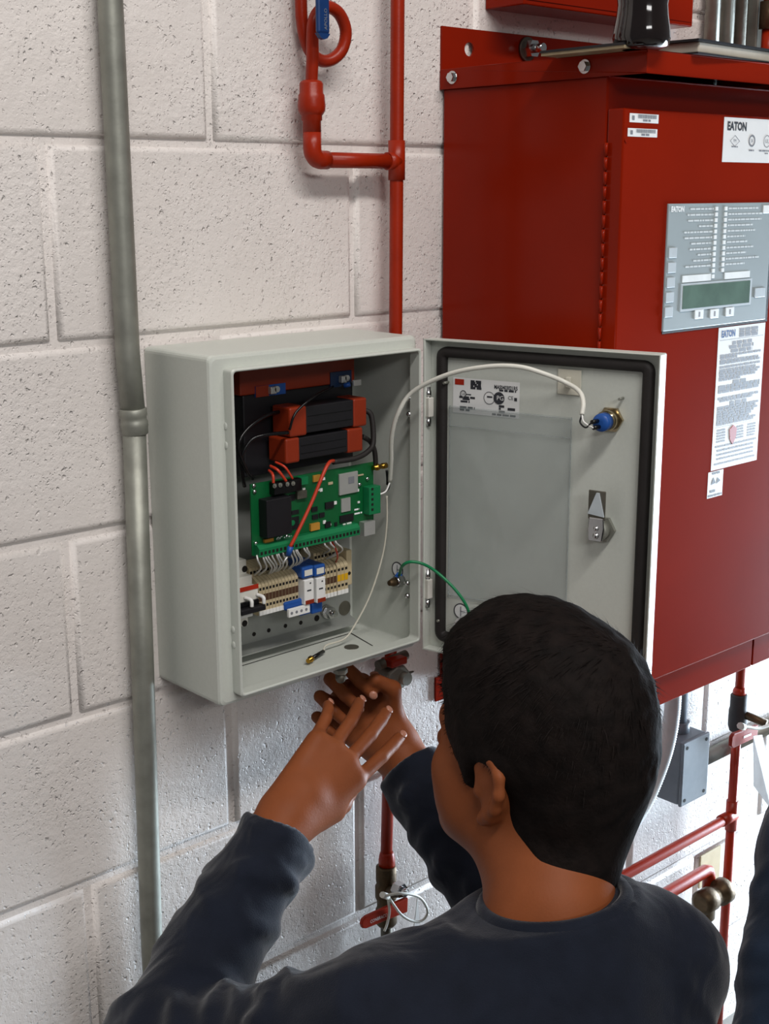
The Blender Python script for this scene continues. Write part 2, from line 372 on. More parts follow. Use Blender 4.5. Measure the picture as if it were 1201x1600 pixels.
# lever: from the stem across to the lower left
Y = -.075
A, Bp = PY(634, 1412, Y), PY(562, 1443, Y); u = (Bp-A); Ln = u.length; u.normalize()
vv = u.cross(Vector((0, -1, 0))); lf = Fr(A, -u, Vector((0, -1, 0)).cross(-u), (0, -1, 0))
t4 = None
pr = [(0, -.0105), (0, .0105), (-Ln+.008, .0085), (-Ln+.002, .006), (-Ln, 0), (-Ln+.002, -.006), (-Ln+.008, -.0085)]
t4 = MB().prism(lf, pr, -.0015, .004).build('lever_handle', 'redpipe', t, bevel=.0012)
MB().text(lf, 'CONBRACO', .0068, -Ln+.014, -.001, .0046, sx=.78).build('lettering', 'sticker', t4)
tag(MB().tube(spline([PY(600, 1400, -.085), PY(625, 1396, -.10), PY(655, 1402, -.10), PY(668, 1425, -.095), PY(655, 1440, -.09), PY(630, 1432, -.088), PY(608, 1404, -.085)], 6), .0019, 6).cyl(PY(597, 1398, -.087), PY(605, 1401, -.083), .0042, n=8).build('cable_tie', 'cable_white'), 'white nylon cable tie looped around the red valve lever', 'cable tie')
tag(MB().tube(spline([PY(606, 1402, -.085), PY(608, 1425, -.082), PY(604, 1445, -.080), PY(600, 1455, -.080)], 6), .0018, 6).build('cable_tie', 'cable_white'), 'white cable tie tail hanging across the red lever onto the valve', 'cable tie')
sp = [PY(653, 1398, -.03), PY(656, 1470, -.03), PY(640, 1470, -.03)]
tag(MB().prism(Fr((0, 0, 0), (1, 0, 0), (0, 0, 1), (0, -1, 0)), [(sp[0].x, sp[0].z), (sp[2].x, sp[2].z-.05), (sp[1].x+.004, sp[1].z-.05)], .028, .0295).build('plastic_strip', 'white'), 'thin white pointed plastic strip standing beside the valve behind the shoulder', 'strip')
# strut clamp under the enclosure gripping the red pipe
t = thing('pipe_clamp', 'grey cast pipe clamp fitting gripping the red pipe just under the enclosure', 'clamp', PY(618, 1075, -.045))
c0 = PY(618, 1056, -.046); cf = WF(c0.x, c0.z, -.046)
MB().prism(cf, [(-.024, -.006), (-.018, .010), (-.004, .016), (.010, .014), (.018, .004), (.017, -.010), (.008, -.017), (-.006, -.016), (-.014, -.011)], -.022, .008).build('body', 'galv', t, bevel=.003)
MB().cyl(cf(.006, -.002, .0), cf(.006, -.002, .016), .0085, n=16).build('boss', 'galv', t)
MB().cyl(cf(.014, 0, .004), cf(.026, .001, .006), .003, .0012, n=8).build('screw', 'galv_dark', t)
MB().cyl(PY(590, 1040, -.04), PY(634, 1023, -.04), .0065, n=12).build('bolt', 'galv_dark', t)
MB().box(cf, -.016, .012, .016, .026, -.012, .010, .002).build('saddle', 'redpipe', t)

# ================================================================== grey enclosure
EX0, EX1, EZ0, EZ1, ED = .1045, .3975, -.5925, -.2125, -.12
en = thing('enclosure', 'light grey steel wall enclosure with its door swung open showing electronics', 'enclosure', ((EX0+EX1)/2, 0, EZ0))
f = WF(0, 0, 0); tk = .0016
bx = MB()
bx.box(f, EX0, EX0+tk, EZ0, EZ1, .002, -ED, .0); bx.box(f, EX1-tk, EX1, EZ0, EZ1, .002, -ED)
bx.box(f, EX0, EX1, EZ1-tk, EZ1, .002, -ED); bx.box(f, EX0, EX1, EZ0, EZ0+tk, .002, -ED); bx.box(f, EX0, EX1, EZ0, EZ1, .001, .003)
def shell(prof_ring):  # rounded rectangular sleeve swept through rings of (x0,x1,z0,z1,depth,radius)
    vs = []; n = 0
    for x0, x1, z0, z1, c, r in prof_ring:
        ring = []
        for cx, cz, a0 in ((x1-r, z1-r, 0), (x0+r, z1-r, 90), (x0+r, z0+r, 180), (x1-r, z0+r, 270)):
            for i in range(5):
                an = math.radians(a0+i*22.5); ring.append(f(cx+r*math.cos(an), cz+r*math.sin(an), c))
        n = len(ring); vs += ring
    m = len(prof_ring); return vs, [(k*n+i, k*n+(i+1) % n, (k+1)*n+(i+1) % n, (k+1)*n+i) for k in range(m-1) for i in range(n)]
mg = .0175
ri = (EX0+mg, EX1-.0065, EZ0+.0115, EZ1-.0135)
vs, fs = shell([(EX0, EX1, EZ0, EZ1, .001, .006), (EX0, EX1, EZ0, EZ1, -ED-.004, .006), (EX0+.0012, EX1-.0012, EZ0+.0012, EZ1-.0012, -ED-.0012, .006), (EX0+.004, EX1-.004, EZ0+.004, EZ1-.004, -ED, .006),
    (ri[0], ri[1], ri[2], ri[3], -ED, .004), (ri[0], ri[1], ri[2], ri[3], -ED+.0135, .004), (ri[0]+.0012, ri[1]-.0012, ri[2]+.0012, ri[3]-.0012, -ED+.0148, .004), (ri[0]+.0022, ri[1]-.0022, ri[2]+.0022, ri[3]-.0022, -ED+.0148, .004),
    (ri[0]+.0032, ri[1]-.0032, ri[2]+.0032, ri[3]-.0032, -ED+.0135, .004), (ri[0]+.0032, ri[1]-.0032, ri[2]+.0032, ri[3]-.0032, -ED-.0015, .004), (EX0+.003, EX1-.003, EZ0+.003, EZ1-.003, -ED-.0016, .004), (EX0+.0022, EX1-.0022, EZ0+.0022, EZ1-.0022, .004, .004)])
sh = MB().add(vs, fs, False); n20 = 20
sh.add([vs[-20+i] for i in range(20)], [tuple(range(20))]); sh.add(vs[:20], [tuple(range(20))])
sh.build('body', 'encl', en)
# folded mounting plate at the back
PYB = -.018
g = PY(460, 985, PYB).z
mp = MB().box(f, EX0+.012, EX1-.018, g, EZ1-.02, -PYB-.002, -PYB)
mp.build('mounting_plate', 'plate', en)
MB().prism(Fr((EX0+.012, 0, 0), (0, -1, 0), (0, 0, 1), (1, 0, 0)), [(-PYB, g), (-PYB+.016, g-.006), (-PYB+.016, g-.0078), (-PYB, g-.0018)], 0, EX1-EX0-.030).build('plate_lip', 'plate', en)
for px_, py_, r_ in ((397, 991, .0026), (420, 985, .0026), (446, 978, .0026), (470, 973, .0026), (495, 966, .004)):
    p = PY(px_, py_, PYB-.0005); MB().cyl(Vector((p.x, PYB+.001, p.z)), Vector((p.x, PYB-.0006, p.z)), r_, n=10).build('drilled_hole', 'hole', en)
p = PY(538, 950, PYB); MB().cyl(Vector((p.x, PYB+.001, p.z)), Vector((p.x, PYB-.0008, p.z)), .0095, n=20).build('grommet', 'galv_dark', en)
p = PY(518, 958, PYB-.012); bl = MB().cyl(Vector((p.x, PYB, p.z)), Vector((p.x, PYB-.006, p.z)), .0085, n=18).hexnut(Vector((p.x, PYB-.006, p.z)), Vector((p.x, PYB-.014, p.z)), .0075).cyl(Vector((p.x, PYB-.014, p.z)), Vector((p.x, PYB-.020, p.z)), .004, n=10)
bl.build('fixing_bolt', 'chrome', en)
# gland plate seams in the bottom
gz = EZ0+.0030
gp = MB(); q0, q1, q2 = PZ(378, 1040, gz), PZ(548, 989, gz), PZ(582, 1009, gz)
for a_, b_ in ((q0, q1), (q1, q2)):
    dd = (b_-a_).normalized(); nn = dd.cross(Vector((0, 0, 1)))*.0008
    gp.add([a_-nn, b_-nn, b_+nn, a_+nn], [(0, 1, 2, 3)])
gp.build('gland_plate_seam', 'hole', en)
p = PZ(549, 1011, gz); MB().cyl(p-Vector((0, 0, .002)), p+Vector((0, 0, .0004)), .0090, n=20).build('knockout', 'galv_dark', en)
for px_, py_ in ((352, 666), (353, 696), (364, 984), (365, 1008)):
    p = PXX(px_, py_, ri[0]); MB().sphere((p.x, p.y, p.z), (.0012, .0032, .0042), Fr(p)).build('rim_dimple', 'encl', en)
# hinge rivets on the inner right side, ground stud with boot
for px_, py_ in ((639, 622), (639, 647), (636, 911), (636, 931)):
    p = PXX(px_, py_, EX1-.009); MB().sphere(p, .0036, Fr(p), 12, 8).build('rivet', 'chrome', en)
xs = EX1-.003
p = PXX(617, 909, xs-.012)
MB().cyl(Vector((xs, p.y, p.z)), p, .0062, n=14).hexnut(Vector((xs-.004, p.y, p.z)), Vector((xs-.010, p.y, p.z)), .008).build('ground_stud', 'chrome', en)
p2 = p+Vector((-.010, 0, -.0)); MB().lathe(p, (-1, 0, 0), [(.0045, 0), (.0055, .003), (.004, .007), (.0032, .010)], 12).build('stud_cap', 'bronze', en)
def ground_sticker(fr, parent):
    MB().ring(fr, .0098, .0086, 0, .0006).build('ground_symbol', 'ink', parent)
    MB().cyl(fr(0, 0, 0), fr(0, 0, .0003), .0092, n=24).build('ground_sticker', 'sticker', parent)
    k = MB()
    for a0, a1, b0, b1 in ((-.0006, .0006, -.006, .006), (-.0006, .006, -.0004, .0006)): k.quad(fr, a0, a1, b0, b1, .0008)
    k.build('ground_symbol', 'inkfaint', parent)
p = PXX(621, 890, xs); ground_sticker(Fr(p, (0, -1, 0), (0, 0, 1), (-1, 0, 0)), en)

p = PZ(532, 1050, EZ0-.004); t = thing('cable_gland', 'small pale cable gland under the enclosure held in the installer\'s fingers', 'cable gland', (p.x, p.y, EZ0-.03))
MB().hexnut((p.x, p.y, EZ0), (p.x, p.y, EZ0-.005), .0085).build('nut', 'galv', t)
MB().lathe((p.x, p.y, EZ0-.005), (0, 0, -1), [(.0062, 0), (.0062, .008), (.0045, .011), (.003, .012)], 14).build('dome', 'galv_dark', t)
# ---- door
HG = Vector((EX1-.0055, ED-.017, 0)); AN = math.radians(104.)
du = Vector((-math.cos(AN), -math.sin(AN), 0)); dn = Vector((du.y, -du.x, 0)); DF = Fr(HG, du, (0, 0, 1), dn)
DW = .287; z0, z1 = EZ0+.0025, EZ1-.0025
dr = MB().box(DF, 0, DW, z0, z1, -.0155, -.0140)
dr.box(DF, 0, .0016, z0, z1, -.0140, 0).box(DF, DW-.0016, DW, z0, z1, -.0140, .001).box(DF, 0, DW, z0, z0+.0016, -.0140, 0).box(DF, 0, DW, z1-.0016, z1, -.0140, 0)
door = dr.build('door', 'encl', en, bevel=.0009)
IN = -.0138
gs0, gs1, gz0, gz1 = .0115, DW-.0105, z0+.0105, z1-.0085
def gasket():
    w_ = .0125; vs = []; pr = [(0, 0), (.0005, .0055), (.003, .0075), (w_/2, .0082), (w_-.003, .0075), (w_-.0005, .0055), (w_, 0)]; m = len(pr)
    for ins, h in pr:
        r = max(.0125-ins, .002); 
        for cx, cz, a0 in ((gs1-ins-r, gz1-ins-r, 0), (gs0+ins+r, gz1-ins-r, 90), (gs0+ins+r, gz0+ins+r, 180), (gs1-ins-r, gz0+ins+r, 270)):
            for i in range(6): an = math.radians(a0+i*18); vs.append(DF(cx+r*math.cos(an), cz+r*math.sin(an), IN+h))
    n = 24; return MB().add(vs, [(k*n+i, k*n+(i+1) % n, (k+1)*n+(i+1) % n, (k+1)*n+i) for k in range(m-1) for i in range(n)], True)
gasket().build('gasket', 'rubber', door)
# label sticker
a0, b1 = DF.pix(708, 589, IN); a1, b0 = DF.pix(811, 653, IN)
b0 = DF.pix(806, 654, IN)[1]
MB().quad(DF, a0, a1, b0, b1, IN+.0004).build('label_sticker', 'sticker', door)
LW, LH = a1-a0, b1-b0; LF = Fr(DF(a0, b0, IN+.0007), du, (0, 0, 1), dn)
MB().quad(LF, .03*LW, .17*LW, .80*LH, .96*LH, 0).build('label_print', 'redsq', door)
k = MB(); lines(k, LF, [(.27*LW, .43*LW, y*LH, .0022) for y in (.93, .885, .84, .795)]+[(.27*LW, .45*LW, .74*LH, .0026)], 0, 3)
lines(k, LF, [(.70*LW, .95*LW, .74*LH, .0022), (.10*LW, .34*LW, .46*LH, .0024), (.15*LW, .26*LW, .41*LH, .0022), (.12*LW, .26*LW, .34*LH, .0022), (.11*LW, .34*LW, .17*LH, .0026), (.11*LW, .26*LW, .11*LH, .003), (.7*LW, .78*LW, .30*LH, .0026), (.7*LW, .73*LW, .23*LH, .0024), (.7*LW, .79*LW, .15*LH, .0026), (.83*LW, .94*LW, .24*LH, .003), (.6*LW, .95*LW, .06*LH, .0022)], 0, 4)
k.text(LF, 'MAS0403021R5', .0062, .625*LW, .82*LH, 0, sx=.74, bold=.0002)
k.ring(Fr(LF(.16*LW, .55*LH), du, (0, 0, 1), dn), .0042, .0033, 0, .0001, 18).text(LF, 'UL', .0045, .135*LW, .55*LH, .0001).quad(LF, .2*LW, .28*LW, .53*LH, .56*LH, 0)
k.ring(Fr(LF(.555*LW, .50*LH), du, (0, 0, 1), dn), .0072, .0066, 0, .0001).quad(LF, .52*LW, .60*LW, .51*LH, .555*LH, 0)
k.cyl(LF(.70*LW, .52*LH, 0), LF(.70*LW, .52*LH, .0002), .0070, n=24).text(LF, 'CE', .0058, .83*LW, .55*LH, 0).box(LF, .925*LW, .965*LW, .48*LH, .57*LH, 0, .0001)
k.build('label_print', 'ink', door)
MB().text(LF, 'PG', .0075, .665*LW, .52*LH, .0004).build('label_print', 'sticker', door)
# clear document pouch
a0, b1 = DF.pix(703, 633, IN); a1, _ = DF.pix(895, 660, IN); _, b0 = DF.pix(716, 935, IN)
pv = []; NU, NV = 24, 30
for j in range(NV+1):
    for i in range(NU+1):
        uu, vv_ = i/NU, j/NV; e_ = min(uu, 1-uu, vv_, 1-vv_)
        hgt = .0008+min(1, e_*9)*(.0016+.0022*noise.noise(Vector((uu*3.1, vv_*4.3, 2)))) + (.0008 if vv_ > .90 else 0)
        pv.append(DF(a0+(a1-a0)*uu, b0+(b1-b0)*vv_, IN+.0009+max(.0004, hgt)))
MB().add(pv, [(j*(NU+1)+i, j*(NU+1)+i+1, (j+1)*(NU+1)+i+1, (j+1)*(NU+1)+i) for j in range(NV) for i in range(NU)], True).build('document_pouch', 'pouch', door)
k = MB(); yb = b0+(b1-b0)*.90
for b_ in (b1-.002, yb, b0+.004): k.box(DF, a0, a1, b_-.0004, b_+.0004, IN+.0022, IN+.0034)
for a_ in (a0+.001, a1-.001): k.box(DF, a_-.0004, a_+.0004, b0, b1, IN+.0012, IN+.0026)
k.build('pouch_seam', 'pouch', door)
# adhesive cable mount
aa, bb = DF.pix(890, 597, IN); MB().box(DF, aa-.014, aa+.014, bb-.014, bb+.014, IN, IN+.002, .0008).build('cable_mount', 'cable_clear', door)
MB().box(DF, aa-.003, aa+.003, bb-.006, bb+.006, IN+.002, IN+.006, .001).build('cable_mount', 'cable_clear', door)
# push button rear with blue body
ba, bb = DF.pix(955, 655, IN); bpn = Vector(DF(ba, bb, IN))
MB().hexnut(DF(ba, bb, IN), DF(ba, bb, IN+.004), .0145).build('lock_nut', 'nickel', door)
MB().lathe(DF(ba, bb, IN+.003), dn, [(.0112, 0), (.0112, .013), (.0102, .0135), (.0102, .0145)], 22).build('button_barrel', 'nickel', door)
MB().lathe(DF(ba, bb, IN+.017), dn, [(.0098, 0), (.0098, .010), (.0088, .012), (.0030, .0125)], 22).build('button_body', 'blue', door)
BT = [DF(ba-.003, bb+.002, IN+.029), DF(ba-.001, bb-.004, IN+.029)]
for p in BT: MB().tube([p, p+dn*.010-du*.002], .0024, 8).build('terminal_boot', 'blackgloss', door)
# quarter-turn lock and cam
la, lb = DF.pix(942, 826, IN)
MB().hexnut(DF(la, lb, IN), DF(la, lb, IN+.005), .0155).build('lock_nut', 'galv', door)
MB().lathe(DF(la, lb, IN+.004), dn, [(.011, 0), (.011, .012), (.009, .013)], 20).build('lock_barrel', 'galv', door)
MB().prism(DF, [(la-.009, lb-.010), (la+.007, lb-.010), (la+.009, lb+.004), (la+.008, lb+.016), (la-.009, lb+.016), (la-.010, lb+.004)], IN+.016, IN+.019).build('lock_cam', 'chrome', door, bevel=.001)
MB().box(DF, la-.0105, la+.0095, lb+.014, lb+.046, IN+.0165, IN+.0185, .0008).build('lock_cam', 'galv_dark', door)
MB().prism(DF, [(la-.010, lb+.020), (la+.009, lb+.018), (la+.0025, lb+.044), (la-.0005, lb+.044)], IN+.0185, IN+.0205).build('lock_cam', 'key', door)
MB().sphere(DF(la, lb-.004, IN+.019), .0035).sphere(DF(la, lb+.004, IN+.019), .003).build('lock_screw', 'chrome', door)
for px_, py_ in ((700, 597), (973, 622), (690, 967)):
    aa, bb = DF.pix(px_, py_, IN); MB().cyl(DF(aa, bb, IN), DF(aa, bb, IN+.010), .0016, n=8).build('weld_stud', 'galv', door)
aa, bb = DF.pix(720, 955, IN); ground_sticker(Fr(DF(aa, bb, IN), du, (0, 0, 1), dn), door)
aa, bb = DF.pix(716, 978, IN+.012); GS2 = DF(aa, bb, IN+.010)
MB().cyl(DF(aa, bb, IN), DF(aa, bb, IN+.014), .004, n=12).hexnut(DF(aa, bb, IN+.003), DF(aa, bb, IN+.009), .0085).build('ground_stud', 'chrome', door)
# hinges
for yt, yb_ in ((604, 665), (888, 948)):
    zt, zb = PXX(658, yt, EX1-.003).z, PXX(658, yb_, EX1-.003).z; hx, hy = EX1+.0012, ED-.0175
    MB().cyl((hx, hy, zb), (hx, hy, zt), .0034, n=12).build('hinge_pin', 'chrome', en)
    MB().box(WORLD, hx-.0042, hx+.0042, hy-.0055, hy+.004, zb+(zt-zb)*.24, zb+(zt-zb)*.74, .001).build('hinge_knuckle', 'whiteplastic', en)
    for zz in (.12, .84): MB().cyl((hx, hy, zb+(zt-zb)*(zz-.07)), (hx, hy, zb+(zt-zb)*(zz+.07)), .0040, n=12).build('hinge_knuckle', 'chrome', en)

# ================================================================== inside the enclosure
# battery
BY = -.062
x0, x1 = PY(402, 600, BY).x, PY(552, 580, BY).x; zl = PY(478, 606, BY).z
t = thing('sealed_battery', 'black sealed battery with orange lid and blue terminal pads at top of enclosure', 'battery', ((x0+x1)/2, BY+.02, zl-.09))
MB().box(f, x0-.02, x1, zl-.092, zl, .021, -BY-.001, .002).build('case', 'black', t)
MB().box(f, x0-.024, x1+.002, zl, EZ1-.014, .021, -BY, .0015).build('lid', 'orange', t)
for (a_, b_, c_, d_), red in (((399, 601, 446, 618), 1), ((516, 580, 549, 604), 0)):
    ym, xm = (b_+d_)/2, (a_+c_)/2; p = Vector((PY(a_, ym, BY-.001).x, 0, PY(xm, d_, BY-.001).z)); q = Vector((PY(c_, ym, BY-.001).x, 0, PY(xm, b_, BY-.001).z))
    pad = MB().box(f, p.x, q.x, p.z, q.z, -BY-.001, -BY+.0012).build('terminal_pad', 'blue' if red else 'bluedark', t)
    if red: MB().box(f, p.x, p.x+.018, p.z, q.z, -BY+.0012, -BY+.0018).build('terminal_pad', 'orange', t)
    m_ = (p+q)/2; MB().box(f, m_.x-.004, m_.x+.004, m_.z-.004, m_.z+.004, -BY+.001, -BY+.007, .0008).cyl((m_.x+.005, BY-.001, m_.z+.001), (m_.x+.005, BY-.007, m_.z+.001), .0036, n=12).build('terminal_tab', 'silver', t)
# power modules
MY = -.098
def module(name, label, pxs, group=None):
    (l0, t0), (l1, t1), (r0, rt), (r1, b_) = pxs
    X0, X1, X2, X3 = PY(l0, t0, MY).x, PY(l1, t0, MY).x, PY(r0, t1, MY).x, PY(r1, t1, MY).x
    Z1 = PY(l1, t1, MY).z; Z0 = PY(l1, b_, MY).z
    t = thing(name, label, 'power supply', ((X0+X3)/2, MY+.02, Z0), 'black and orange power modules')
    MB().box(f, X1-.002, X2+.002, Z0+.002, Z1-.001, .066, -MY-.0012, .001).build('case', 'black', t)
    k = MB(); 
    for zz in (.3, .62): k.box(f, X1+.002, X2-.002, Z0+(Z1-Z0)*zz, Z0+(Z1-Z0)*(zz+.02), -MY-.0012, -MY-.0006)
    k.build('case_rib', 'blackgloss', t)
    for xa, xb in ((X0, X1), (X2, X3)): MB().box(f, xa, xb, Z0, Z1, .066, -MY, .0022).build('end_cap', 'orange', t)
module('power_module', 'upper black power module with orange end caps inside the enclosure', [(452, 632), (479, 634), (552, 0), (573, 680)])
module('power_module', 'lower black power module with orange end caps, just above the green circuit board', [(446, 682), (468, 683), (543, 0), (567, 722)])
# black cable loops
def cable(name, m, pts, r, label, cat='cable', group=None, n=8):
    return tag(MB().tube(spline(pts, 7), r, n).build(name, m), label, cat, group)
cable('black_cable', 'rubber', [PY(568, 640, -.08), PY(580, 650, -.085), PY(583, 690, -.09), PY(575, 705, -.092), PY(555, 716, -.094), PY(520, 722, -.092)], .0032, 'thick black cable curling around right end of the power modules')
cable('black_cable', 'rubber', [PY(566, 682, -.08), PY(578, 690, -.08), PY(585, 705, -.082), PY(587, 730, -.082)], .0030, 'short black cable dropping from lower power module to the gold antenna connector')
cable('black_cable', 'blackgloss', [PY(520, 604, -.07), PY(490, 620, -.104), PY(462, 645, -.106), PY(452, 672, -.104)], .0014, 'thin black lead crossing the upper power module from the battery')
cable('black_cable', 'blackgloss', [PY(450, 640, -.07), PY(415, 650, -.09), PY(385, 672, -.095), PY(372, 700, -.095), PY(385, 735, -.09), PY(395, 748, -.085)], .0022, 'black cable looping along the left inside of enclosure', n=7)
cable('black_cable', 'blackgloss', [PY(450, 676, -.1), PY(412, 680, -.098), PY(390, 690, -.094), PY(376, 720, -.09), PY(382, 760, -.08)], .0022, 'second black cable looping along the left inside of the enclosure', n=7)
p = PY(553, 599, -.075)
t = thing('spade_lead', 'blue insulated spade connector with silver tip at the battery terminal', 'connector', p)
MB().tube([PY(537, 603, -.07), PY(547, 600, -.075)], .0028, 10).build('sleeve', 'blue', t)
MB().box(WF(p.x, p.z, p.y), -.002, .010, -.003, .004, -.001, .0015, .0005).build('blade', 'silver', t)

# circuit board
CY = -.088
cb = WF(0, 0, CY)
def cpix(px_, py_, c=0.): 
    p = PY(px_, py_, CY-c); return p.x, p.z
X0, Zt = cpix(391, 757); X1, _ = cpix(583, 725); _, Zb = cpix(396, 868)
t = thing('circuit_board', 'green printed circuit board with relay and screw terminals mounted in the enclosure', 'circuit board', ((X0+X1)/2, CY, Zb))
MB().box(cb, X0, X1, Zb, Zt, -.0016, 0).build('board', 'pcb', t)
def comp(name, m, px0, py0, px1, py1, h, bev=0., par=t):
    (xa, za), (xb, zb) = cpix(px0, (py0+py1)/2), cpix(px1, (py0+py1)/2); zt_, zb_ = cpix((px0+px1)/2, py0)[1], cpix((px0+px1)/2, py1)[1]
    return MB().box(cb, xa, xb, zb_, zt_, 0, h, bev).build(name, m, par)
comp('relay', 'black', 404, 775, 443, 834, .015, .001)
comp('power_terminal', 'blackgloss', 420, 749, 463, 768, .010, .0008)
for px_ in (428, 437, 448, 457):
    x_, z_ = cpix(px_, 759-(px_-428)*.13, .010); MB().cyl(cb(x_, z_, .010), cb(x_, z_, .0115), .0026, n=10).cyl(cb(x_, z_, .0115), cb(x_, z_, .013), .0011, n=8).build('terminal_screw', 'galv', t)
comp('cell_module', 'silver', 528, 738, 557, 771, .0026, .0005)
k = MB(); (xa, za) = cpix(553, 744, .0026); k.quad(cb, xa-.009, xa, za-.008, za, .0029)
k.build('module_mark', 'inkfaint', t)
comp('side_terminal', 'pcbterm', 567, 758, 585, 801, .011, .0008)
k = MB()
for i in range(5):
    x_, z_ = cpix(582, 764+i*8, .011); k.box(cb, x_-.002, x_+.001, z_-.0014, z_+.0014, .0105, .0115)
k.build('terminal_hole', 'hole', t)
# bottom terminal strip
xs0, xs1 = X0+.002, cpix(553, 834)[0]
MB().box(cb, xs0, xs1, Zb-.0005, Zb+.0085, 0, .0105).prism(Fr((xs0, CY, Zb), (0, -1, 0), (0, 0, 1), (1, 0, 0)), [(0, .0085), (.0105, .0085), (.0065, .0125), (0, .0125)], 0, xs1-xs0).build('terminal_strip', 'pcbterm', t)
k = MB(); NT = 27
for i in range(NT):
    x_ = xs0+.003+(xs1-xs0-.006)*i/(NT-1); k.box(cb, x_-.0015, x_+.0015, Zb+.002, Zb+.0055, .0103, .0109)
k.build('terminal_hole', 'hole', t)
for nm, m, r_, h in (('capacitor', 'tan', (483, 817, 497, 828), .003), ('capacitor', 'tan', (411, 841, 425, 852), .003), ('processor_chip', 'black', (449, 808, 466, 827), .0014), ('inductor', 'galv_dark', (461, 766, 476, 778), .004),
        ('chip', 'black', (486, 792, 495, 799), .0014), ('chip', 'black', (487, 804, 496, 811), .0014), ('chip', 'black', (498, 801, 506, 808), .0014), ('chip', 'black', (507, 784, 520, 794), .002), ('sim_holder', 'silver', (532, 778, 546, 799), .0016), ('chip', 'black', (530, 804, 551, 815), .0016), ('chip', 'black', (507, 815, 515, 824), .002),
        ('chip', 'black', (452, 772, 460, 782), .0012), ('chip', 'black', (455, 797, 466, 803), .0012), ('chip', 'black', (522, 816, 526, 828), .001), ('fuse', 'tan', (488, 742, 499, 752), .002), ('connector', 'pcbterm', (464, 744, 476, 756), .006), ('usb_port', 'silver', (561, 813, 578, 834), .009), ('led', 'white', (503, 746, 507, 750), .001), ('led', 'white', (504, 737, 507, 741), .001), ('led', 'white', (556, 764, 560, 768), .001), ('resistor', 'white', (472, 762, 476, 765), .001), ('resistor', 'white', (494, 764, 498, 767), .001), ('resistor', 'white', (499, 763, 503, 768), .001), ('resistor', 'beige', (512, 753, 519, 757), .001), ('resistor', 'white', (521, 783, 525, 788), .0012), ('resistor', 'white', (504, 813, 508, 818), .0012), ('resistor', 'white', (512, 818, 516, 821), .0014), ('resistor', 'white', (535, 818, 539, 822), .0012), ('resistor', 'white', (541, 816, 548, 820), .0012), ('resistor', 'beige', (558, 741, 567, 743), .001), ('resistor', 'white', (558, 783, 561, 786), .0012), ('resistor', 'silver', (419, 825, 427, 832), .006)):
    comp(nm, m, *r_, h)
x_, z_ = cpix(457, 817, .0014); MB().cyl(cb(x_, z_, .0014), cb(x_, z_, .0017), .0032, n=14).build('chip_mark', 'pcbterm', t)
for px_, py_ in ((396, 759), (399, 849), (397, 768), (573, 748), (561, 757), (447, 838)):
    x_, z_ = cpix(px_, py_); MB().sphere(cb(x_, z_, .001), (.0026, .0026, .0016), Fr(cb(x_, z_, .001), (1, 0, 0), (0, 0, 1), (0, -1, 0)), 10, 6).build('board_screw', 'chrome', t)
x_, z_ = cpix(431, 843); k = MB().text(cb, 'GC', .0062, x_, z_, .0006, bold=.0002); lines(k, cb, [(x_+.011, x_+.022, z_, .0024)], .0006, 5)
x_, z_ = cpix(553, 803); k.build('silkscreen', 'ledwhite', t); k = MB(); lines(k, cb, [(x_, x_+.012, z_, .002), (x_, x_+.008, z_+.005, .002)], .0006, 6); k.build('silkscreen', 'ledwhite', t)
x_, z_ = cpix(590, 728)
MB().lathe(cb(X1-.004, Zt-.006, .004), (1, 0, 0), [(.003, 0), (.003, .004), (.0042, .005), (.0042, .008), (.003, .009), (.003, .014), (.0036, .0145), (.0036, .021)], 12).build('antenna_connector', 'brass', t)
# lead from terminal with black boot
cable('coax_pigtail', 'blackgloss', [cb(X1+.018, Zt-.012, .004), cb(X1+.019, Zt-.022, .004), cb(X1+.019, Zt-.030, .004)], .0016, 'short black pigtail hanging below the gold antenna connector')

# din rail with breaker, terminal blocks, relays
TY = -.070
zt, zb = PY(437, 903, TY).z, PY(437, 955, TY).z
rail = MB().box(f, EX0+.014, EX1-.03, (zt+zb)/2-.0175, (zt+zb)/2+.0175, .020, .0262).box(f, EX0+.014, EX1-.03, (zt+zb)/2-.012, (zt+zb)/2+.012, .0262, .029)
tag(rail.build('din_rail', 'galv'), 'slotted steel mounting rail behind the terminal blocks in the enclosure', 'rail')
Hb = zt-zb
def block_proto(w_, m, yellow=False):
    e_ = bpy.data.objects.new('terminal_block', None); COL.objects.link(e_); e_.empty_display_size = .01
    fr = Fr((0, TY, zb), (0, -1, 0), (0, 0, 1), (1, 0, 0))   # a = towards the room, b = up, c = along the rail
    prof = [(-.044, .004), (-.004, .0), (0, .0015), (0, Hb-.004), (-.003, Hb), (-.012, Hb+.004), (-.016, Hb+.004), (-.018, Hb+.013), (-.040, Hb+.016), (-.044, Hb+.010)]
    k = MB().prism(fr, prof, .00025, w_-.00025); k.build('housing', m, e_, origin=(0, 0, 0))
    f2 = Fr((w_/2, TY, zb), (1, 0, 0), (0, 0, 1), (0, -1, 0)); r_ = w_*.30
    for bb_ in (Hb*.30, Hb*.80): MB().box(f2, -r_, r_, bb_-.0016, bb_+.0016, -.0006, .0002).build('wire_entry', 'hole', e_, origin=(0, 0, 0))
    MB().box(f2, -r_, r_, Hb+.0065, Hb+.0095, -.0185, -.0160).build('wire_entry', 'hole', e_, origin=(0, 0, 0))
    MB().box(f2, -w_*.42, w_*.42, Hb*.44, Hb*.64, -.0006, .0003).build('release_slot', 'yellow' if yellow else 'brownhole', e_, origin=(0, 0, 0))
    MB().box(f2, -w_*.46, w_*.46, Hb*.02, Hb*.15, -.0006, .0007).build('marker', 'white', e_, origin=(0, 0, 0))
    return e_
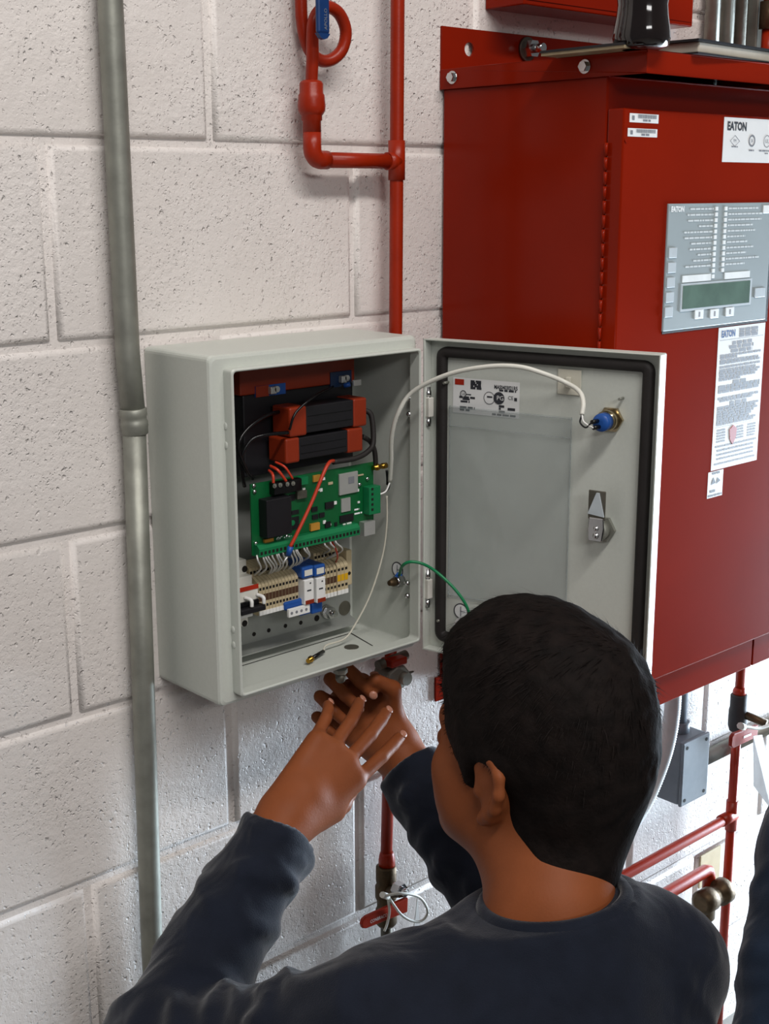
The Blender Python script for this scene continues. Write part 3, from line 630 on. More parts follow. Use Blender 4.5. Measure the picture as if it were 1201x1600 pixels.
def copy_thing(e_, loc, label, cat, group):
    c = e_.copy(); COL.objects.link(c); c.location = loc; tag(c, label, cat, group)
    for ch in e_.children:
        o = ch.copy(); COL.objects.link(o); o.parent = c
    return c
xa, xb = PY(404, 930, TY).x, PY(466, 920, TY).x; wl = (xb-xa)/12
pb_ = block_proto(wl, 'beige'); pr_ = None
for i in range(12):
    L_, G_ = 'beige spring terminal block in the long row between breaker and blue relays', 'terminal blocks left of the relays'
    if i == 0: pb_.location = (xa, 0, 0); tag(pb_, L_, 'terminal block', G_)
    else: copy_thing(pb_, (xa+i*wl, 0, 0), L_, 'terminal block', G_)
xc, xd, xe = PY(505, 910, TY).x, PY(526, 905, TY).x, PY(543, 900, TY).x
for i in range(4): copy_thing(pb_, (xc+i*(xd-xc)/4, 0, 0), 'beige spring terminal block in the short row right of the blue relays', 'terminal block', 'terminal blocks right of the relays')
py_ = block_proto((xe-xd)/3, 'beige', True)
for i in range(3):
    if i == 0: py_.location = (xd+.0006, 0, 0); tag(py_, 'beige terminal block with yellow release slots near the end clamp', 'terminal block', 'terminal blocks with yellow slots')
    else: copy_thing(py_, (xd+.0006+i*(xe-xd)/3, 0, 0), 'beige terminal block with yellow release slots near the end clamp', 'terminal block', 'terminal blocks with yellow slots')
ex = PY(544, 900, TY).x+.001; t = thing('end_clamp', 'beige end clamp with one screw at the right end of the terminal row', 'clamp', (ex, TY, zb))
MB().box(f, ex, ex+.0085, zb+.008, zt+.012, .028, -TY-.004, .001).build('body', 'beige', t)
MB().cyl((ex+.004, TY+.005, (zt+zb)/2+.003), (ex+.004, TY+.0035, (zt+zb)/2+.003), .0022, n=10).build('screw', 'hole', t)
# circuit breaker
x1 = PY(404, 925, TY-.004).x-.001; x0 = x1-.036
zz = lambda y, c=TY: PY(390, y, c).z
t = thing('circuit_breaker', 'white miniature circuit breaker with red stripe and black toggle left of the terminals', 'circuit breaker', ((x0+x1)/2, TY, zz(985)))
MB().box(f, x0, x1, zz(985), zz(880), .029, -TY-.016, .0012).box(f, x0, x1, zz(962), zz(902), .029, -TY-.006, .001).box(f, x0+.001, x1-.001, zz(948), zz(915), .04, -TY+.006, .001).build('body', 'whiteplastic', t)
MB().box(f, x0+.001, x1-.001, zz(922, TY-.006), zz(915, TY-.006), -TY+.006, -TY+.0066).build('stripe', 'redsq', t)
MB().box(f, x0+.002, x1-.002, zz(953, TY-.006), zz(938, TY-.006), -TY+.003, -TY+.009, .001).build('toggle_slot', 'blackgloss', t)
MB().box(f, x0+.004, x1+.002, zz(958, TY-.012), zz(949, TY-.012), -TY+.004, -TY+.016, .0015).build('toggle', 'black', t)
for xx in (x1-.020, x1-.003): MB().tube(spline([(xx, TY-.006, zz(934, TY-.01)), (xx+.002, TY-.015, zz(936, TY-.01)), (xx+.002, TY-.016, zz(946, TY-.01))], 5), .0022, 8).build('toggle_guard', 'white', t)
for y_ in (889, 974):
    p = PY(382, y_, TY+.016); MB().cyl((p.x, TY+.018, p.z), (p.x, TY+.0155, p.z), .0038, n=14).build('terminal_hole', 'hole', t)
MB().box(f, x0+.002, x1-.002, zz(966), zz(958), .05, -TY-.004, .0006).build('marker_tag', 'white', t)
# blue relays
for j, (pl_, pr2, yo, lab) in enumerate(((469, 488, 0, 'blue relay socket with white relay module, left one of the pair amid the terminals'), (488, 506, -3, 'blue relay socket with white relay module, right one beside the short terminal row'))):
    RY = TY-.004; xa, xb = PY(pl_, 920, RY).x+.0004, PY(pr2, 920, RY).x-.0004; zq = lambda y: PY((pl_+pr2)/2, y+yo, RY).z
    t = thing('relay_socket', lab, 'relay', ((xa+xb)/2, RY, zq(958)), 'relay sockets among the terminal blocks')
    MB().box(f, xa, xb, zq(958), zq(896), .030, -RY-.010, .001).box(f, xa, xb, zq(902), zq(884), .03, -RY+.004, .002).box(f, xa, xb, zq(962), zq(945), .03, -RY-.002, .002).build('socket', 'blue', t)
    MB().box(f, xa+.003, xb-.003, zq(898), zq(889), -RY+.004, -RY+.0046).build('marker', 'cable_white', t)
    MB().box(f, xa+.002, xb-.001, zq(943), zq(904), -RY-.010, -RY+.005, .0012).build('relay_module', 'white', t)
    MB().box(f, xa+.003, xb-.002, zq(942), zq(936), -RY+.005, -RY+.0058).build('latch', 'orange', t)
    xm = (xa+xb)/2; MB().box(f, xm-.003, xm+.003, zq(922), zq(920), -RY+.005, -RY+.0054).box(f, xm+.001, xm+.003, zq(911), zq(909), -RY+.005, -RY+.0054).build('module_print', 'ink', t)
a_, b_ = PY(453, 955, TY-.01), PY(486, 955, TY-.01); zc = PY(470, 956, TY-.01).z
t = thing('marker_strip', 'white terminal marker strip clipped under the blue relay sockets', 'marker strip', ((a_.x+b_.x)/2, TY, zc))
MB().box(f, a_.x, b_.x, zc-.0045, zc+.0055, -TY+.004, -TY+.008, .0006).build('strip', 'white', t)
MB().box(f, a_.x-.002, b_.x+.004, zc+.0035, zc+.013, .04, -TY+.003, .002).build('carrier', 'blue', t)
k = MB()
for i in range(4): k.cyl((a_.x+.004+i*.0072, TY-.0078, zc+.0005), (a_.x+.004+i*.0072, TY-.0084, zc+.0005), .0018, n=8)
k.build('marker_print', 'inkfaint', t)

# white field wires from the board down to the blocks
zbt = Zb-.0005; wi = 0
for (pxa, pxb, yb_, sag) in ((401, 397, 904, .003), (410, 403, 905, .004), (414, 418, 905, .003), (418, 421, 904, .004), (424, 424, 902, .003), (431, 428, 901, .003), (434, 432, 900, .004), (441, 441, 898, .002), (452, 448, 897, .003), (457, 452, 895, .004), (461, 456, 894, .005), (463, 460, 893, .005), (474, 470, 884, .006), (478, 468, 884, .005), (506, 506, 870, .004), (515, 508, 880, .009), (523, 512, 879, .012)):
    ya = 868-(pxa-396)*.232; A_ = PY(pxa, ya, CY-.006); A_ = Vector((A_.x, CY-.006, zbt+.002)); E_ = PY(pxb, yb_, TY+.0165)
    M_ = A_.lerp(E_, .5)+Vector((sag, -.006, -.001))
    cable('white_wire', 'white', [A_, A_+Vector((0, -.002, -.006)), M_, E_+Vector((0, 0, .004)), E_], .00105, 'thin white signal wire from the green board down to the terminal blocks', 'wire', 'white wires under the circuit board', 6)
cable('red_wire', 'redwire', [PY(519, 847, CY-.004), PY(525, 860, CY), PY(527, 872, CY+.01), PY(522, 882, TY+.016)], .0011, 'dark red wire among the white wires right of relays', 'wire', n=6)
# red lead with blue ferrule, crossing the board
t = thing('red_lead', 'red lead with blue ferrule hanging diagonally in front of the circuit board', 'wire', PY(448, 870, CY-.02))
MB().tube(spline([PY(521, 720, -.096), PY(514, 723, -.108), PY(505, 740, -.112), PY(488, 782, -.112), PY(468, 825, -.112), PY(453, 855, -.110)], 7), .0021, 8).build('wire', 'redwire', t)
MB().tube([PY(454, 854, -.110), PY(450, 868, -.109)], .0036, 10, .0032).build('ferrule', 'blue', t)
MB().tube([PY(450, 868, -.109), PY(446, 874, -.109), PY(441, 882, -.109)], .0013, 8).build('bare_end', 'silver', t)
for i, (a_, b_, c_, lab) in enumerate((((422, 728), (434, 735), (447, 752), 'red supply wire curving into third screw of black terminal on the board'), ((420, 735), (426, 742), (427, 755), 'red supply wire curving into the first screw of black terminal on the board'), ((430, 722), (445, 730), (457, 748), 'dim red wire at the right screw of the black terminal on board'))):
    cable('red_wire', 'redwire', [PY(*a_, -.088), PY(*b_, -.100), PY(*c_, -.102)], .0014 if i == 2 else .0017, lab, 'wire', n=7)
# white jacket cable to push button
j1 = BT[0]+dn*.010-du*.002; jm = DF(ba-.016, bb-.006, IN+.030)
t = thing('button_cable', 'white jacketed cable arching from the enclosure across the door top to the push button', 'cable', PY(611, 700, -.115))
uv = lambda x, y, c: Vector(DF(*DF.pix(x, y, IN+c), IN+c))
MB().tube(spline([PY(609, 752, -.098), PY(611, 720, -.110), PY(612, 682, -.122), PY(622, 645, -.135), PY(645, 612, -.150), uv(700, 585, .045), uv(760, 573, .045), uv(810, 573, .040), uv(850, 584, .028), uv(884, 598, .012), uv(905, 612, .018), uv(911, 630, .026), uv(909, 648, .032)], 8), .0026, 10).build('jacket', 'cable_white', t)
MB().tube(spline([uv(909, 648, .032), uv(906, 660, .034), uv(915, 668, .036), j1], 6), .0010, 6).build('core', 'black', t)
MB().tube(spline([uv(909, 648, .032), uv(911, 658, .036), uv(918, 664, .037), BT[1]+dn*.010-du*.002], 6), .0010, 6).build('core', 'white', t)
MB().tube(spline([PY(609, 752, -.098), PY(606, 764, -.096), PY(596, 771, -.094), PY(588, 773, -.094)], 6), .0013, 7).build('core', 'black', t)
MB().tube(spline([PY(609, 753, -.0985), PY(603, 767, -.098), PY(594, 772, -.097), PY(586, 774, -.096)], 6), .0011, 7).build('core', 'white', t)
# thin antenna cable with gold plug lying on the enclosure floor
zf = EZ0+.0030
t = thing('antenna_cable', 'thin clear antenna cable with gold plug lying on the enclosure floor', 'cable', PZ(490, 1030, zf+.004))
e0 = PZ(477, 1036, zf+.006); e1 = PZ(488, 1028, zf+.005); e2 = PZ(505, 1018, zf+.004)
MB().tube(spline([PY(604, 775, -.085), PY(604, 820, -.082), PY(597, 870, -.078), PY(578, 930, -.072), PY(555, 975, -.066), PY(538, 998, -.064), e2+Vector((.010, .006, .004)), e2], 7), .0012, 8).build('coax', 'cable_clear', t)
MB().tube([e2, e1], .0024, 10).build('strain_relief', 'blackgloss', t)
ax = (e0-e1).normalized(); MB().lathe(e1, ax, [(.0026, 0), (.0026, .003), (.0040, .0032), (.0040, .006), (.0030, .0065), (.0030, .013)], 10).build('plug', 'brass', t)
# green ground wire
gs = PXX(622, 902, EX1-.008)
t = thing('ground_wire', 'green grounding wire bridging from enclosure stud to the door stud', 'wire', gs)
gsa = Vector((EX1-.009, gs.y, gs.z))
MB().tube([gsa+Vector((0, .004, -.004)), gsa+Vector((-.001, -.004, .004))], .0042, 10).build('ferrule', 'blue', t)
MB().tube(spline([gsa+Vector((-.001, -.004, .004)), PY(628, 885, -.128), PY(640, 878, -.140), uv(660, 881, .030), uv(682, 894, .030), uv(708, 918, .027), uv(726, 942, .022), uv(733, 962, .016), uv(728, 972, .010)], 7), .0019, 8).build('wire', 'greenwire', t)
MB().tube([uv(730, 968, .012), uv(722, 975, .008)], .0040, 10).build('ferrule', 'blue', t)

# ================================================================== red fire pump controller cabinet
CXL, CXR = .5535, 1.125; CD, CZ0, CZ1 = .262, -.705, .0735
t = rc = thing('controller_cabinet', 'large red steel fire pump controller cabinet mounted right of the grey enclosure', 'cabinet', ((CXL+CXR)/2, 0, CZ0))
zcb = PXX(700, 1073, CXL).z
MB().box(f, CXL, CXR, CZ0, CZ1, .004, CD, .0022).build('body', 'redside', rc)
# hood with lips
LD = .3170; LT, LB = .0965, .0722
lid = MB().box(f, CXL-.004, CXR+.004, LT-.0018, LT, .003, LD)
lid.box(f, CXL-.0045, CXL-.0025, LB, LT, .002, LD).box(f, CXR+.0025, CXR+.0045, LB, LT, .002, LD).box(f, CXL-.0045, CXR+.0045, LB, LT, LD-.0018, LD)
lid = lid.build('hood', 'red', rc, bevel=.0008)
for px_, py_ in ((707, 121), (914, 104)):
    p = PXX(px_, py_, CXL-.0045); MB().cyl(p+Vector((.001, 0, 0)), p+Vector((-.0015, 0, 0)), .0078, n=16).hexnut(p+Vector((-.001, 0, 0)), p+Vector((-.006, 0, 0)), .0058).build('bolt', 'chrome', lid)
# mounting flange: plate with a hole, above and below
zt1, hp = PY(688, 40, -.004).z, PY(733, 77, -.004)
fl2 = MB(); hx, hz, hr = hp.x, hp.z, .0085; fa0, fa1, fb0, fb1 = CXL-.003, CXR, LB, zt1
ringv = [(hx+hr*math.cos(a_), hz+hr*math.sin(a_)) for a_ in [2*math.pi*i/24 for i in range(24)]]
sq = []
for a_, b_ in ringv:
    dx, dz = (a_-hx), (b_-hz); s_ = .02/max(abs(dx), abs(dz)); sq.append((hx+dx*s_, hz+dz*s_))
for i in range(24):
    j = (i+1) % 24; fl2.add([f(*ringv[i], .004), f(*ringv[j], .004), f(*sq[j], .004), f(*sq[i], .004), f(*ringv[i], .001), f(*ringv[j], .001)], [(0, 1, 2, 3), (0, 4, 5, 1)])
for a0_, a1_, b0_, b1_ in ((fa0, hx-.02, fb0, fb1), (hx+.02, fa1, fb0, fb1), (hx-.02, hx+.02, fb0, hz-.02), (hx-.02, hx+.02, hz+.02, fb1)):
    fl2.box(f, a0_, a1_, b0_, b1_, .001, .004)
fl2.build('mounting_flange', 'red', rc)
MB().box(f, CXL-.006, CXR, -.740, CZ0, .001, .004).build('mounting_flange', 'red', rc)
p = PY(822, 77, -.004); 
MB().lathe((p.x, -.004, p.z), (0, -1, 0), [(.0155, 0), (.0155, .003), (.0148, .0035)], 22).build('washer', 'galv_dark', rc)
MB().hexnut((p.x, -.006, p.z), (p.x, -.019, p.z), .0115).cyl((p.x, -.019, p.z), (p.x, -.034, p.z), .0058, n=12).build('anchor_bolt', 'chrome', rc)
# front door, proud of the body, with hinge
DY = .286; dx0 = PY(972, 250, -DY).x; dz1 = PY(968, 168, -DY).z; dz0 = PY(1100, 1031, -DY).z
dx1 = 1.06
cdoor = MB().box(f, dx0, dx1, dz0, dz1, CD+.0015, DY, .0018).build('door', 'red', rc)
CDF = WF(0, 0, -DY)
nk = 40; hz0, hz1 = dz0+.03, dz1-.035
k = MB()
for i in range(nk):
    za, zb2 = hz0+(hz1-hz0)*i/nk, hz0+(hz1-hz0)*(i+.9)/nk; k.cyl((dx0-.0035, -CD-.0035, za), (dx0-.0035, -CD-.0035, zb2), .0022, n=8)
k.build('piano_hinge', 'redside', cdoor)
MB().cyl(CDF(dx0+.004, dz1-.035, 0), CDF(dx0+.004, dz1-.035, .0015), .0018, n=8).build('rivet', 'redside', cdoor)
# bottom lips below the door
xg = PY(1170, 1025, -CD-.006).x
for xa_, xb_ in ((CXL+.002, xg-.0015), (xg+.0015, CXR)): MB().box(f, xa_, xb_, CZ0-.001, dz0-.002, CD+.001, CD+.011, .0012).build('bottom_lip', 'red', rc)
# stickers on the door
def door_rect(x0, y0, x1, y1, c=0.):
    ym, xm = (y0+y1)/2, (x0+x1)/2
    return PY(x0, ym, -DY-c).x, PY(x1, ym, -DY-c).x, PY(xm, y1, -DY-c).z, PY(xm, y0, -DY-c).z
def sticker(r, name='sticker', m='sticker', c=.0005):
    MB().box(CDF, r[0], r[1], r[2], r[3], -.0002, c).build(name, m, cdoor); return Fr(CDF(r[0], r[2], c+.0003), (1, 0, 0), (0, 0, 1), (0, -1, 0)), r[1]-r[0], r[3]-r[2]
for (x0_, y0_, x1_, y1_) in ((983, 178, 1028, 192), (980, 201, 1026, 214)):
    fr, W, H = sticker(door_rect(x0_, y0_, x1_, y1_), 'barcode_sticker'); k = MB()
    rg = random.Random(x0_); a_ = .28*W
    while a_ < .93*W:
        w_ = rg.uniform(.0003, .0009); k.quad(fr, a_, a_+w_, .48*H, .92*H, 0); a_ += w_+rg.uniform(.0003, .0006)
    k.quad(fr, .08*W, .16*W, .25*H, .75*H, 0); lines(k, fr, [(.45*W, .72*W, .27*H, .0022)], 0, x0_); k.build('barcode_print', 'inkfaint', cdoor)
r = door_rect(1129, 185, 1206, 254); fr, W, H = sticker((r[0], r[1]+.004, r[2], r[3]), 'certification_sticker')
k = MB().text(fr, 'EATON', .0135, .06*W, .80*H, 0, sx=.92, bold=.0006); k.build('certification_print', 'ink', cdoor)
k = MB(); dmd = lambda s_: [(.22*W, .48*H-s_*.8), (.22*W+s_*1.25, .48*H), (.22*W, .48*H+s_*.8), (.22*W-s_*1.25, .48*H)]
do, di = dmd(.0085), dmd(.0076)
for i in range(4): j = (i+1) % 4; k.add([fr(*do[i]), fr(*do[j]), fr(*di[j]), fr(*di[i])], [(0, 1, 2, 3)])
k.text(fr, 'FM', .0055, .22*W, .48*H, 0, 'CENTER'); lines(k, fr, [(.16*W, .28*W, .35*H, .0015), (.50*W, .60*W, .28*H, .0018), (.70*W, .98*W, .28*H, .0018), (.82*W, .88*W, .22*H, .0016)], 0, 9)
k.ring(Fr(fr(.55*W, .5*H), (1, 0, 0), (0, 0, 1), (0, -1, 0)), .0072, .0052, 0, .0001, 20).text(fr, 'SA', .0065, .55*W, .5*H, 0, 'CENTER', sx=.7)
k.ring(Fr(fr(.85*W, .5*H), (1, 0, 0), (0, 0, 1), (0, -1, 0)), .0075, .0067, 0, .0001, 20).text(fr, 'UL', .007, .85*W, .5*H, 0, 'CENTER')
k.build('certification_print', 'inkfaint', cdoor)
# instruction sheet
r = (PY(1117, 615, -DY).x-.002, PY(1188, 605, -DY).x, PY(1142, 728, -DY).z, PY(1160, 508, -DY).z)
r = (.7600, .8660, r[2], r[3]); fr, W, H = sticker(r, 'instruction_sheet')
MB().text(fr, 'EATON', .0115, .06*W, .952*H, 0, sx=.80, bold=.0005).build('instruction_print', 'inkblue', cdoor)
k = MB(); rows = [(.44*W, .84*W, y_*H, .0034) for y_ in (.972, .950, .930)] + [(.30*W, .72*W, .885*H, .0042), (.24*W, .76*W, .858*H, .0042), (.28*W, .74*W, .830*H, .0042)]
rows += [(.06*W, .93*W*s_, y_*H, .0028) for y_, s_ in ((.805, 1), (.788, .45), (.768, .95), (.752, 1), (.725, 1), (.703, .9), (.686, 1), (.669, .95), (.652, .9), (.636, .55))]
rows += [(.36*W, .64*W, .610*H, .0044)] + [(.06*W, .95*W, y_*H, .0034) for y_ in (.588, .570, .552)] + [(.06*W, .95*W, .505*H, .0032), (.1*W, .8*W, .488*H, .0028), (.32*W, .68*W, .462*H, .0046)]
rows += [(.06*W, .95*W*s_, y_*H, .0028) for y_, s_ in ((.44, 1), (.423, .95), (.405, 1), (.388, .9), (.371, .85), (.354, .8), (.338, .95), (.322, .9))]
rows += [(a_*W, b_*W, y_*H, .0022) for y_ in (.28, .26, .24, .22, .20) for a_, b_ in ((.08, .26), (.5, .66), (.74, .92))] + [(.06*W, .95*W, .165*H, .0024), (.1*W, .9*W, .135*H, .0026), (.1*W, .9*W, .105*H, .0024), (.1*W, .9*W, .075*H, .0022), (.06*W, .95*W, .04*H, .0022)]
lines(k, fr, rows, 0, 11); k.quad(fr, .03*W, .97*W, .9115*H, .9135*H, 0).quad(fr, .03*W, .97*W, .303*H, .3045*H, 0)
k.build('instruction_print', 'inkfaint', cdoor)
MB().prism(fr, [(.34*W, .27*H), (.42*W, .30*H), (.50*W, .27*H), (.48*W, .20*H), (.42*W, .16*H), (.36*W, .20*H)], 0, .0006).build('paint_smudge', 'redsq', cdoor)
r = door_rect(1105, 736, 1128, 776); fr, W, H = sticker(r, 'small_label'); k = MB()
lines(k, fr, [(.25*W, .75*W, .93*H, .003), (.15*W, .5*W, .25*H, .0034), (.05*W, .95*W, .08*H, .0026)], 0, 13)
k.sphere(fr(.35*W, .62*H), .0001).prism(fr, [(.2*W, .5*H), (.34*W, .78*H), (.5*W, .55*H)], 0, .0001).prism(fr, [(.55*W, .5*H), (.62*W, .74*H), (.82*W, .6*H)], 0, .0001); k.build('label_print', 'ink', cdoor)
# operator panel
X0, X1 = .6405, .8625; Zt_, Zb_ = -.0655, -.2135
pan = MB().box(CDF, X0, X1, Zb_, Zt_, -.001, .0022, .0008).build('operator_panel', 'panelgrey', rc)
MB().box(CDF, X1+.0002, X1+.006, Zb_-.003, Zt_, -.001, .0012).box(CDF, X0, X1, Zb_-.003, Zb_-.0002, -.001, .0012).build('panel_gasket', 'rubber', pan)
PF = Fr(CDF(X0, Zb_, .0026), (1, 0, 0), (0, 0, 1), (0, -1, 0)); W, H = X1-X0, Zt_-Zb_
pw = lambda px_, py_: ((lambda p: (p.x-X0, p.z-Zb_))(PY(px_, py_, -DY-.0026)))
MB().text(PF, 'EATON', .0085, .02*W, .955*H, .0002, sx=.9, bold=.0005).build('panel_print', 'ledwhite', pan)
k = MB(); k2 = MB(); rg = random.Random(5)
a_l, a_r = .435*W, .525*W
for i in range(13):
    b_ = H*(.955-i*.0455)
    for a_ in ((a_l, a_r) if i < 12 else (a_l,)): MB().box(PF, a_-.0027, a_+.0027, b_-.0023, b_+.0023, -.0006, .0008).build('indicator_light', 'ledwhite', pan)
    if i < 11: lines(k, PF, [(a_l-.006-rg.uniform(.028, .060), a_l-.006, b_, .0022)], .0002, i); lines(k2, PF, [(a_r+.006, a_r+.006+rg.uniform(.035, .078), b_, .0022)], .0002, i+40)
k.build('panel_print', 'paneltext', pan); k2.build('panel_print', 'paneltext', pan)
for a0_, a1_, b_ in ((.15*W, .415*W, .405*H), (.55*W, .80*W, .405*H)): MB().box(PF, a0_, a1_, b_-.004, b_+.004, -.0004, .0005).build('name_strip', 'ledwhite', pan)
MB().box(PF, .140*W, .825*W, .145*H, .368*H, -.0004, .0009).build('screen_bezel', 'key', pan)
MB().box(PF, .155*W, .805*W, .165*H, .352*H, .0, .0013).build('screen', 'lcd', pan)
for i in range(5):
    a_, b_ = pw(1050-i*1.6, 395+i*23.2); MB().box(PF, a_-.008, a_+.008, b_-.006, b_+.006, -.0004, .0012, .0005).build('button', 'key', pan)
for px_, py_ in ((1091, 491), (1115, 490), (1139, 487)):
    a_, b_ = pw(px_, py_); MB().box(PF, a_-.009, a_+.009, b_-.0055, b_+.0055, -.0004, .0012, .0005).build('button', 'ledwhite', pan)
    MB().box(PF, a_-.0015, a_+.0015, b_-.003, b_+.003, .0012, .0014).build('panel_print', 'inkfaint', pan)
a_, b_ = pw(1186, 457); MB().box(PF, a_-.012, a_+.012, b_-.006, b_+.006, -.0004, .0012, .0005).build('button', 'key', pan)
a_, b_ = pw(1197, 327); MB().box(PF, a_-.008, a_+.008, b_-.005, b_+.005, -.0004, .0008, .0004).build('panel_logo', 'ledwhite', pan)

# ---- things on top of the cabinet
bp_ = PZ(1001, 78, LT); t = thing('cola_bottle', 'dark cola bottle standing on top of the red cabinet', 'bottle', (bp_.x, bp_.y, LT))
br = .031
MB().lathe((bp_.x, bp_.y, LT), (0, 0, 1), [(.020, 0), (br*.93, .003), (br, .012), (br*.97, .022), (br*.9, .034), (br*.86, .045), (br*.9, .056), (br, .068), (br*1.01, .085), (br*1.01, .12), (br*.98, .135), (br*.85, .15), (br*.6, .17), (.0135, .187), (.012, .20)], 28).build('bottle_body', 'cola', t)
MB().lathe((bp_.x, bp_.y, LT), (0, 0, 1), [(br*1.015, .082), (br*1.02, .083), (br*1.02, .120), (br*1.015, .121)], 28).build('bottle_label', 'colalabel', t)
MB().cyl((bp_.x, bp_.y, LT+.20), (bp_.x, bp_.y, LT+.215), .0145, n=18).build('bottle_cap', 'black', t)
bk = PZ(842, 88, LT); bkr = PZ(1201, 104, LT)
bx0 = bk.x; by0 = -.245
t = thing('binder', 'black covered thick book of papers lying on top of the red cabinet', 'book', (bx0+.15, by0+.1, LT))
b0f = PZ(1092, 84, LT); bw = .215; bd = .20
q0 = Vector((b0f.x, b0f.y, LT)); rz = math.radians(4); BF = Fr(q0, (math.cos(rz), math.sin(rz), 0), (-math.sin(rz), math.cos(rz), 0), (0, 0, 1))
MB().box(BF, .002, bw-.003, .002, bd-.003, .0018, .0135, .0015).build('pages', 'paper', t)
MB().box(BF, -.004, bw, -.001, bd, .0, .0018).box(BF, -.004, bw, -.001, bd, .0135, .0160).build('cover', 'black', t)
n0 = PZ(845, 88, LT)
n1 = PZ(952, 77, LT); dd = Vector((n1.x-n0.x, n1.y-n0.y, 0)); NL = dd.length; dd.normalize(); NF = Fr((n0.x, n0.y, LT), dd, (-dd.y, dd.x, 0), (0, 0, 1))
t = thing('notebook', 'thin dark notebook lying behind the bottle on the red cabinet top', 'notebook', (n0.x, n0.y, LT))
MB().box(NF, 0, NL*1.2, .0, .06, .0, .0032).build('pages', 'beige_dark', t)
MB().box(NF, -.001, NL*1.2, -.001, .061, .0032, .0058).build('cover', 'black', t)

# ---- red box higher on the wall
p_ = PY(757, 14, 0); BDp = .066; bz = .1735; x0_, x1_ = p_.x, PY(1081, 45, -BDp).x
t = thing('red_wall_box', 'red steel box mounted high on the wall above the cabinet', 'box', ((x0_+x1_)/2, -.03, bz))
MB().box(f, x0_, x1_, bz, bz+.28, .001, BDp, .0015).build('body', 'red', t)
MB().box(f, x0_+.004, x1_-.004, bz+.006, bz+.276, BDp, BDp+.0012).build('cover', 'red', t)
# ---- conduits behind, top right
for i, (px_, r_, m, lab) in enumerate(((1112, .0115, 'galv', 'grey steel conduit nearest the red wall box at top right'), (1136, .0105, 'galv', 'middle grey steel conduit of the bundle at top right'), (1156, .0110, 'galv_dark', 'dark steel conduit of the bundle behind the book at top right'))):
    p = PY(px_, 40, -.02); tag(MB().cyl((p.x, -.02, p.z-.2), (p.x, -.02, 1.3), r_, n=16).build('steel_conduit', m), lab, 'conduit', 'conduits at top right')
p = PY(1184, 40, -.03); tag(MB().box(WORLD, p.x-.018, p.x+.018, -.04, -.001, p.z-.25, 1.3).build('strut_channel', 'galv', bevel=.002), 'grey steel strut channel fixed upright on the wall at top right edge', 'strut')
p = PY(1196, 40, -.06); t = thing('rusty_fitting', 'brown pipe fitting with red pipe at the top right corner', 'pipe', (p.x, -.06, p.z-.1))
MB().cyl((p.x+.01, -.06, p.z-.005), (p.x+.01, -.06, p.z+.035), .016, n=18).build('coupling', 'bronze', t)
MB().cyl((p.x+.01, -.06, p.z-.06), (p.x+.01, -.06, p.z-.005), .011, n=16).cyl((p.x+.01, -.06, p.z+.035), (p.x+.01, -.06, 1.2), .011, n=16).build('tube', 'redpipe', t)

# ================================================================== lower right: box, conduits, second riser
JY = -.075
a_, b_ = PY(1066, 1210, JY), PY(1106, 1200, JY); zt_, zb_ = PY(1085, 1156, JY).z, PY(1085, 1250, JY).z
t = thing('junction_box', 'grey plastic junction box with screwed lid on the wall below the red cabinet', 'junction box', ((a_.x+b_.x)/2, -.03, zb_))
MB().box(f, a_.x, b_.x, zb_, zt_, .001, -JY-.006, .004).build('box', 'pvc', t)
MB().box(f, a_.x-.001, b_.x+.001, zb_-.001, zt_+.001, -JY-.006, -JY, .0025).build('lid', 'pvc', t)
for sx_ in (.13, .87):
    for sz_ in (.08, .92):
        X_, Z_ = a_.x+(b_.x-a_.x)*sx_, zb_+(zt_-zb_)*sz_; MB().cyl((X_, JY+.001, Z_), (X_, JY-.0006, Z_), .0032, n=10).build('lid_screw', 'hole', t)
mx = PY(1066, 1110, -.04)
MB().cyl((mx.x, -.036, zt_-.002), (mx.x, -.036, zt_+.018), .0165, n=18).build('hub', 'pvc', t)
tag(MB().cyl((mx.x, -.036, zt_+.006), (mx.x, -.036, CZ0), .0112, n=16).build('pvc_conduit', 'pvc'), 'dark grey plastic conduit rising from junction box into the red cabinet', 'conduit')
zc = PY(1140, 1165, -.015).z
tag(MB().cyl((b_.x-.002, -.0150, zc), (WX1-.3, -.0150, zc), .0135, n=18).build('steel_conduit', 'galv'), 'horizontal bright steel conduit running right from the junction box', 'conduit')
# flexible white conduit behind the head
tag(MB().tube(spline([PY(1052, 1060, -.12), PY(1050, 1110, -.12), PY(1042, 1160, -.12), PY(1028, 1205, -.12), PY(1006, 1255, -.12), PY(970, 1310, -.12), PY(935, 1370, -.12), PY(920, 1450, -.12), Vector((PY(915, 1500, -.12).x, -.12, FLOOR+.002))], 26), .0130, 14, rib=.10).build('flexible_conduit', 'flex'), 'white flexible conduit curving down from the red cabinet behind the head', 'conduit')
# riser
RX = PY(1157, 1045, -.048).x; RY = -.048
t = thing('red_riser', 'red painted riser pipe with dark valve and side branches at the right', 'pipe', (RX, RY, FLOOR))
zv1, zv0 = PY(1152, 1085, RY).z, PY(1148, 1142, RY).z
MB().cyl((RX, RY, zv1), (RX, RY, 1.2), .0082, n=16).build('tube', 'redpipe', t)
MB().lathe((RX, RY, zv1+.006), (0, 0, -1), [(.0085, -.006), (.0115, 0), (.0115, .008)], 16).build('reducer', 'redpipe', t)
MB().lathe((RX, RY, zv1), (0, 0, -1), [(.0125, 0), (.0150, .003), (.0150, .026), (.0165, .032), (.0165, zv1-zv0-.01), (.0135, zv1-zv0)], 16).build('valve_body', 'rubber', t)
MB().cyl((RX, RY, FLOOR), (RX, RY, zv0+.01), .0082, n=16).build('tube', 'redpipe', t)
LY = RY-.05; sp_ = PY(1165, 1128, LY)
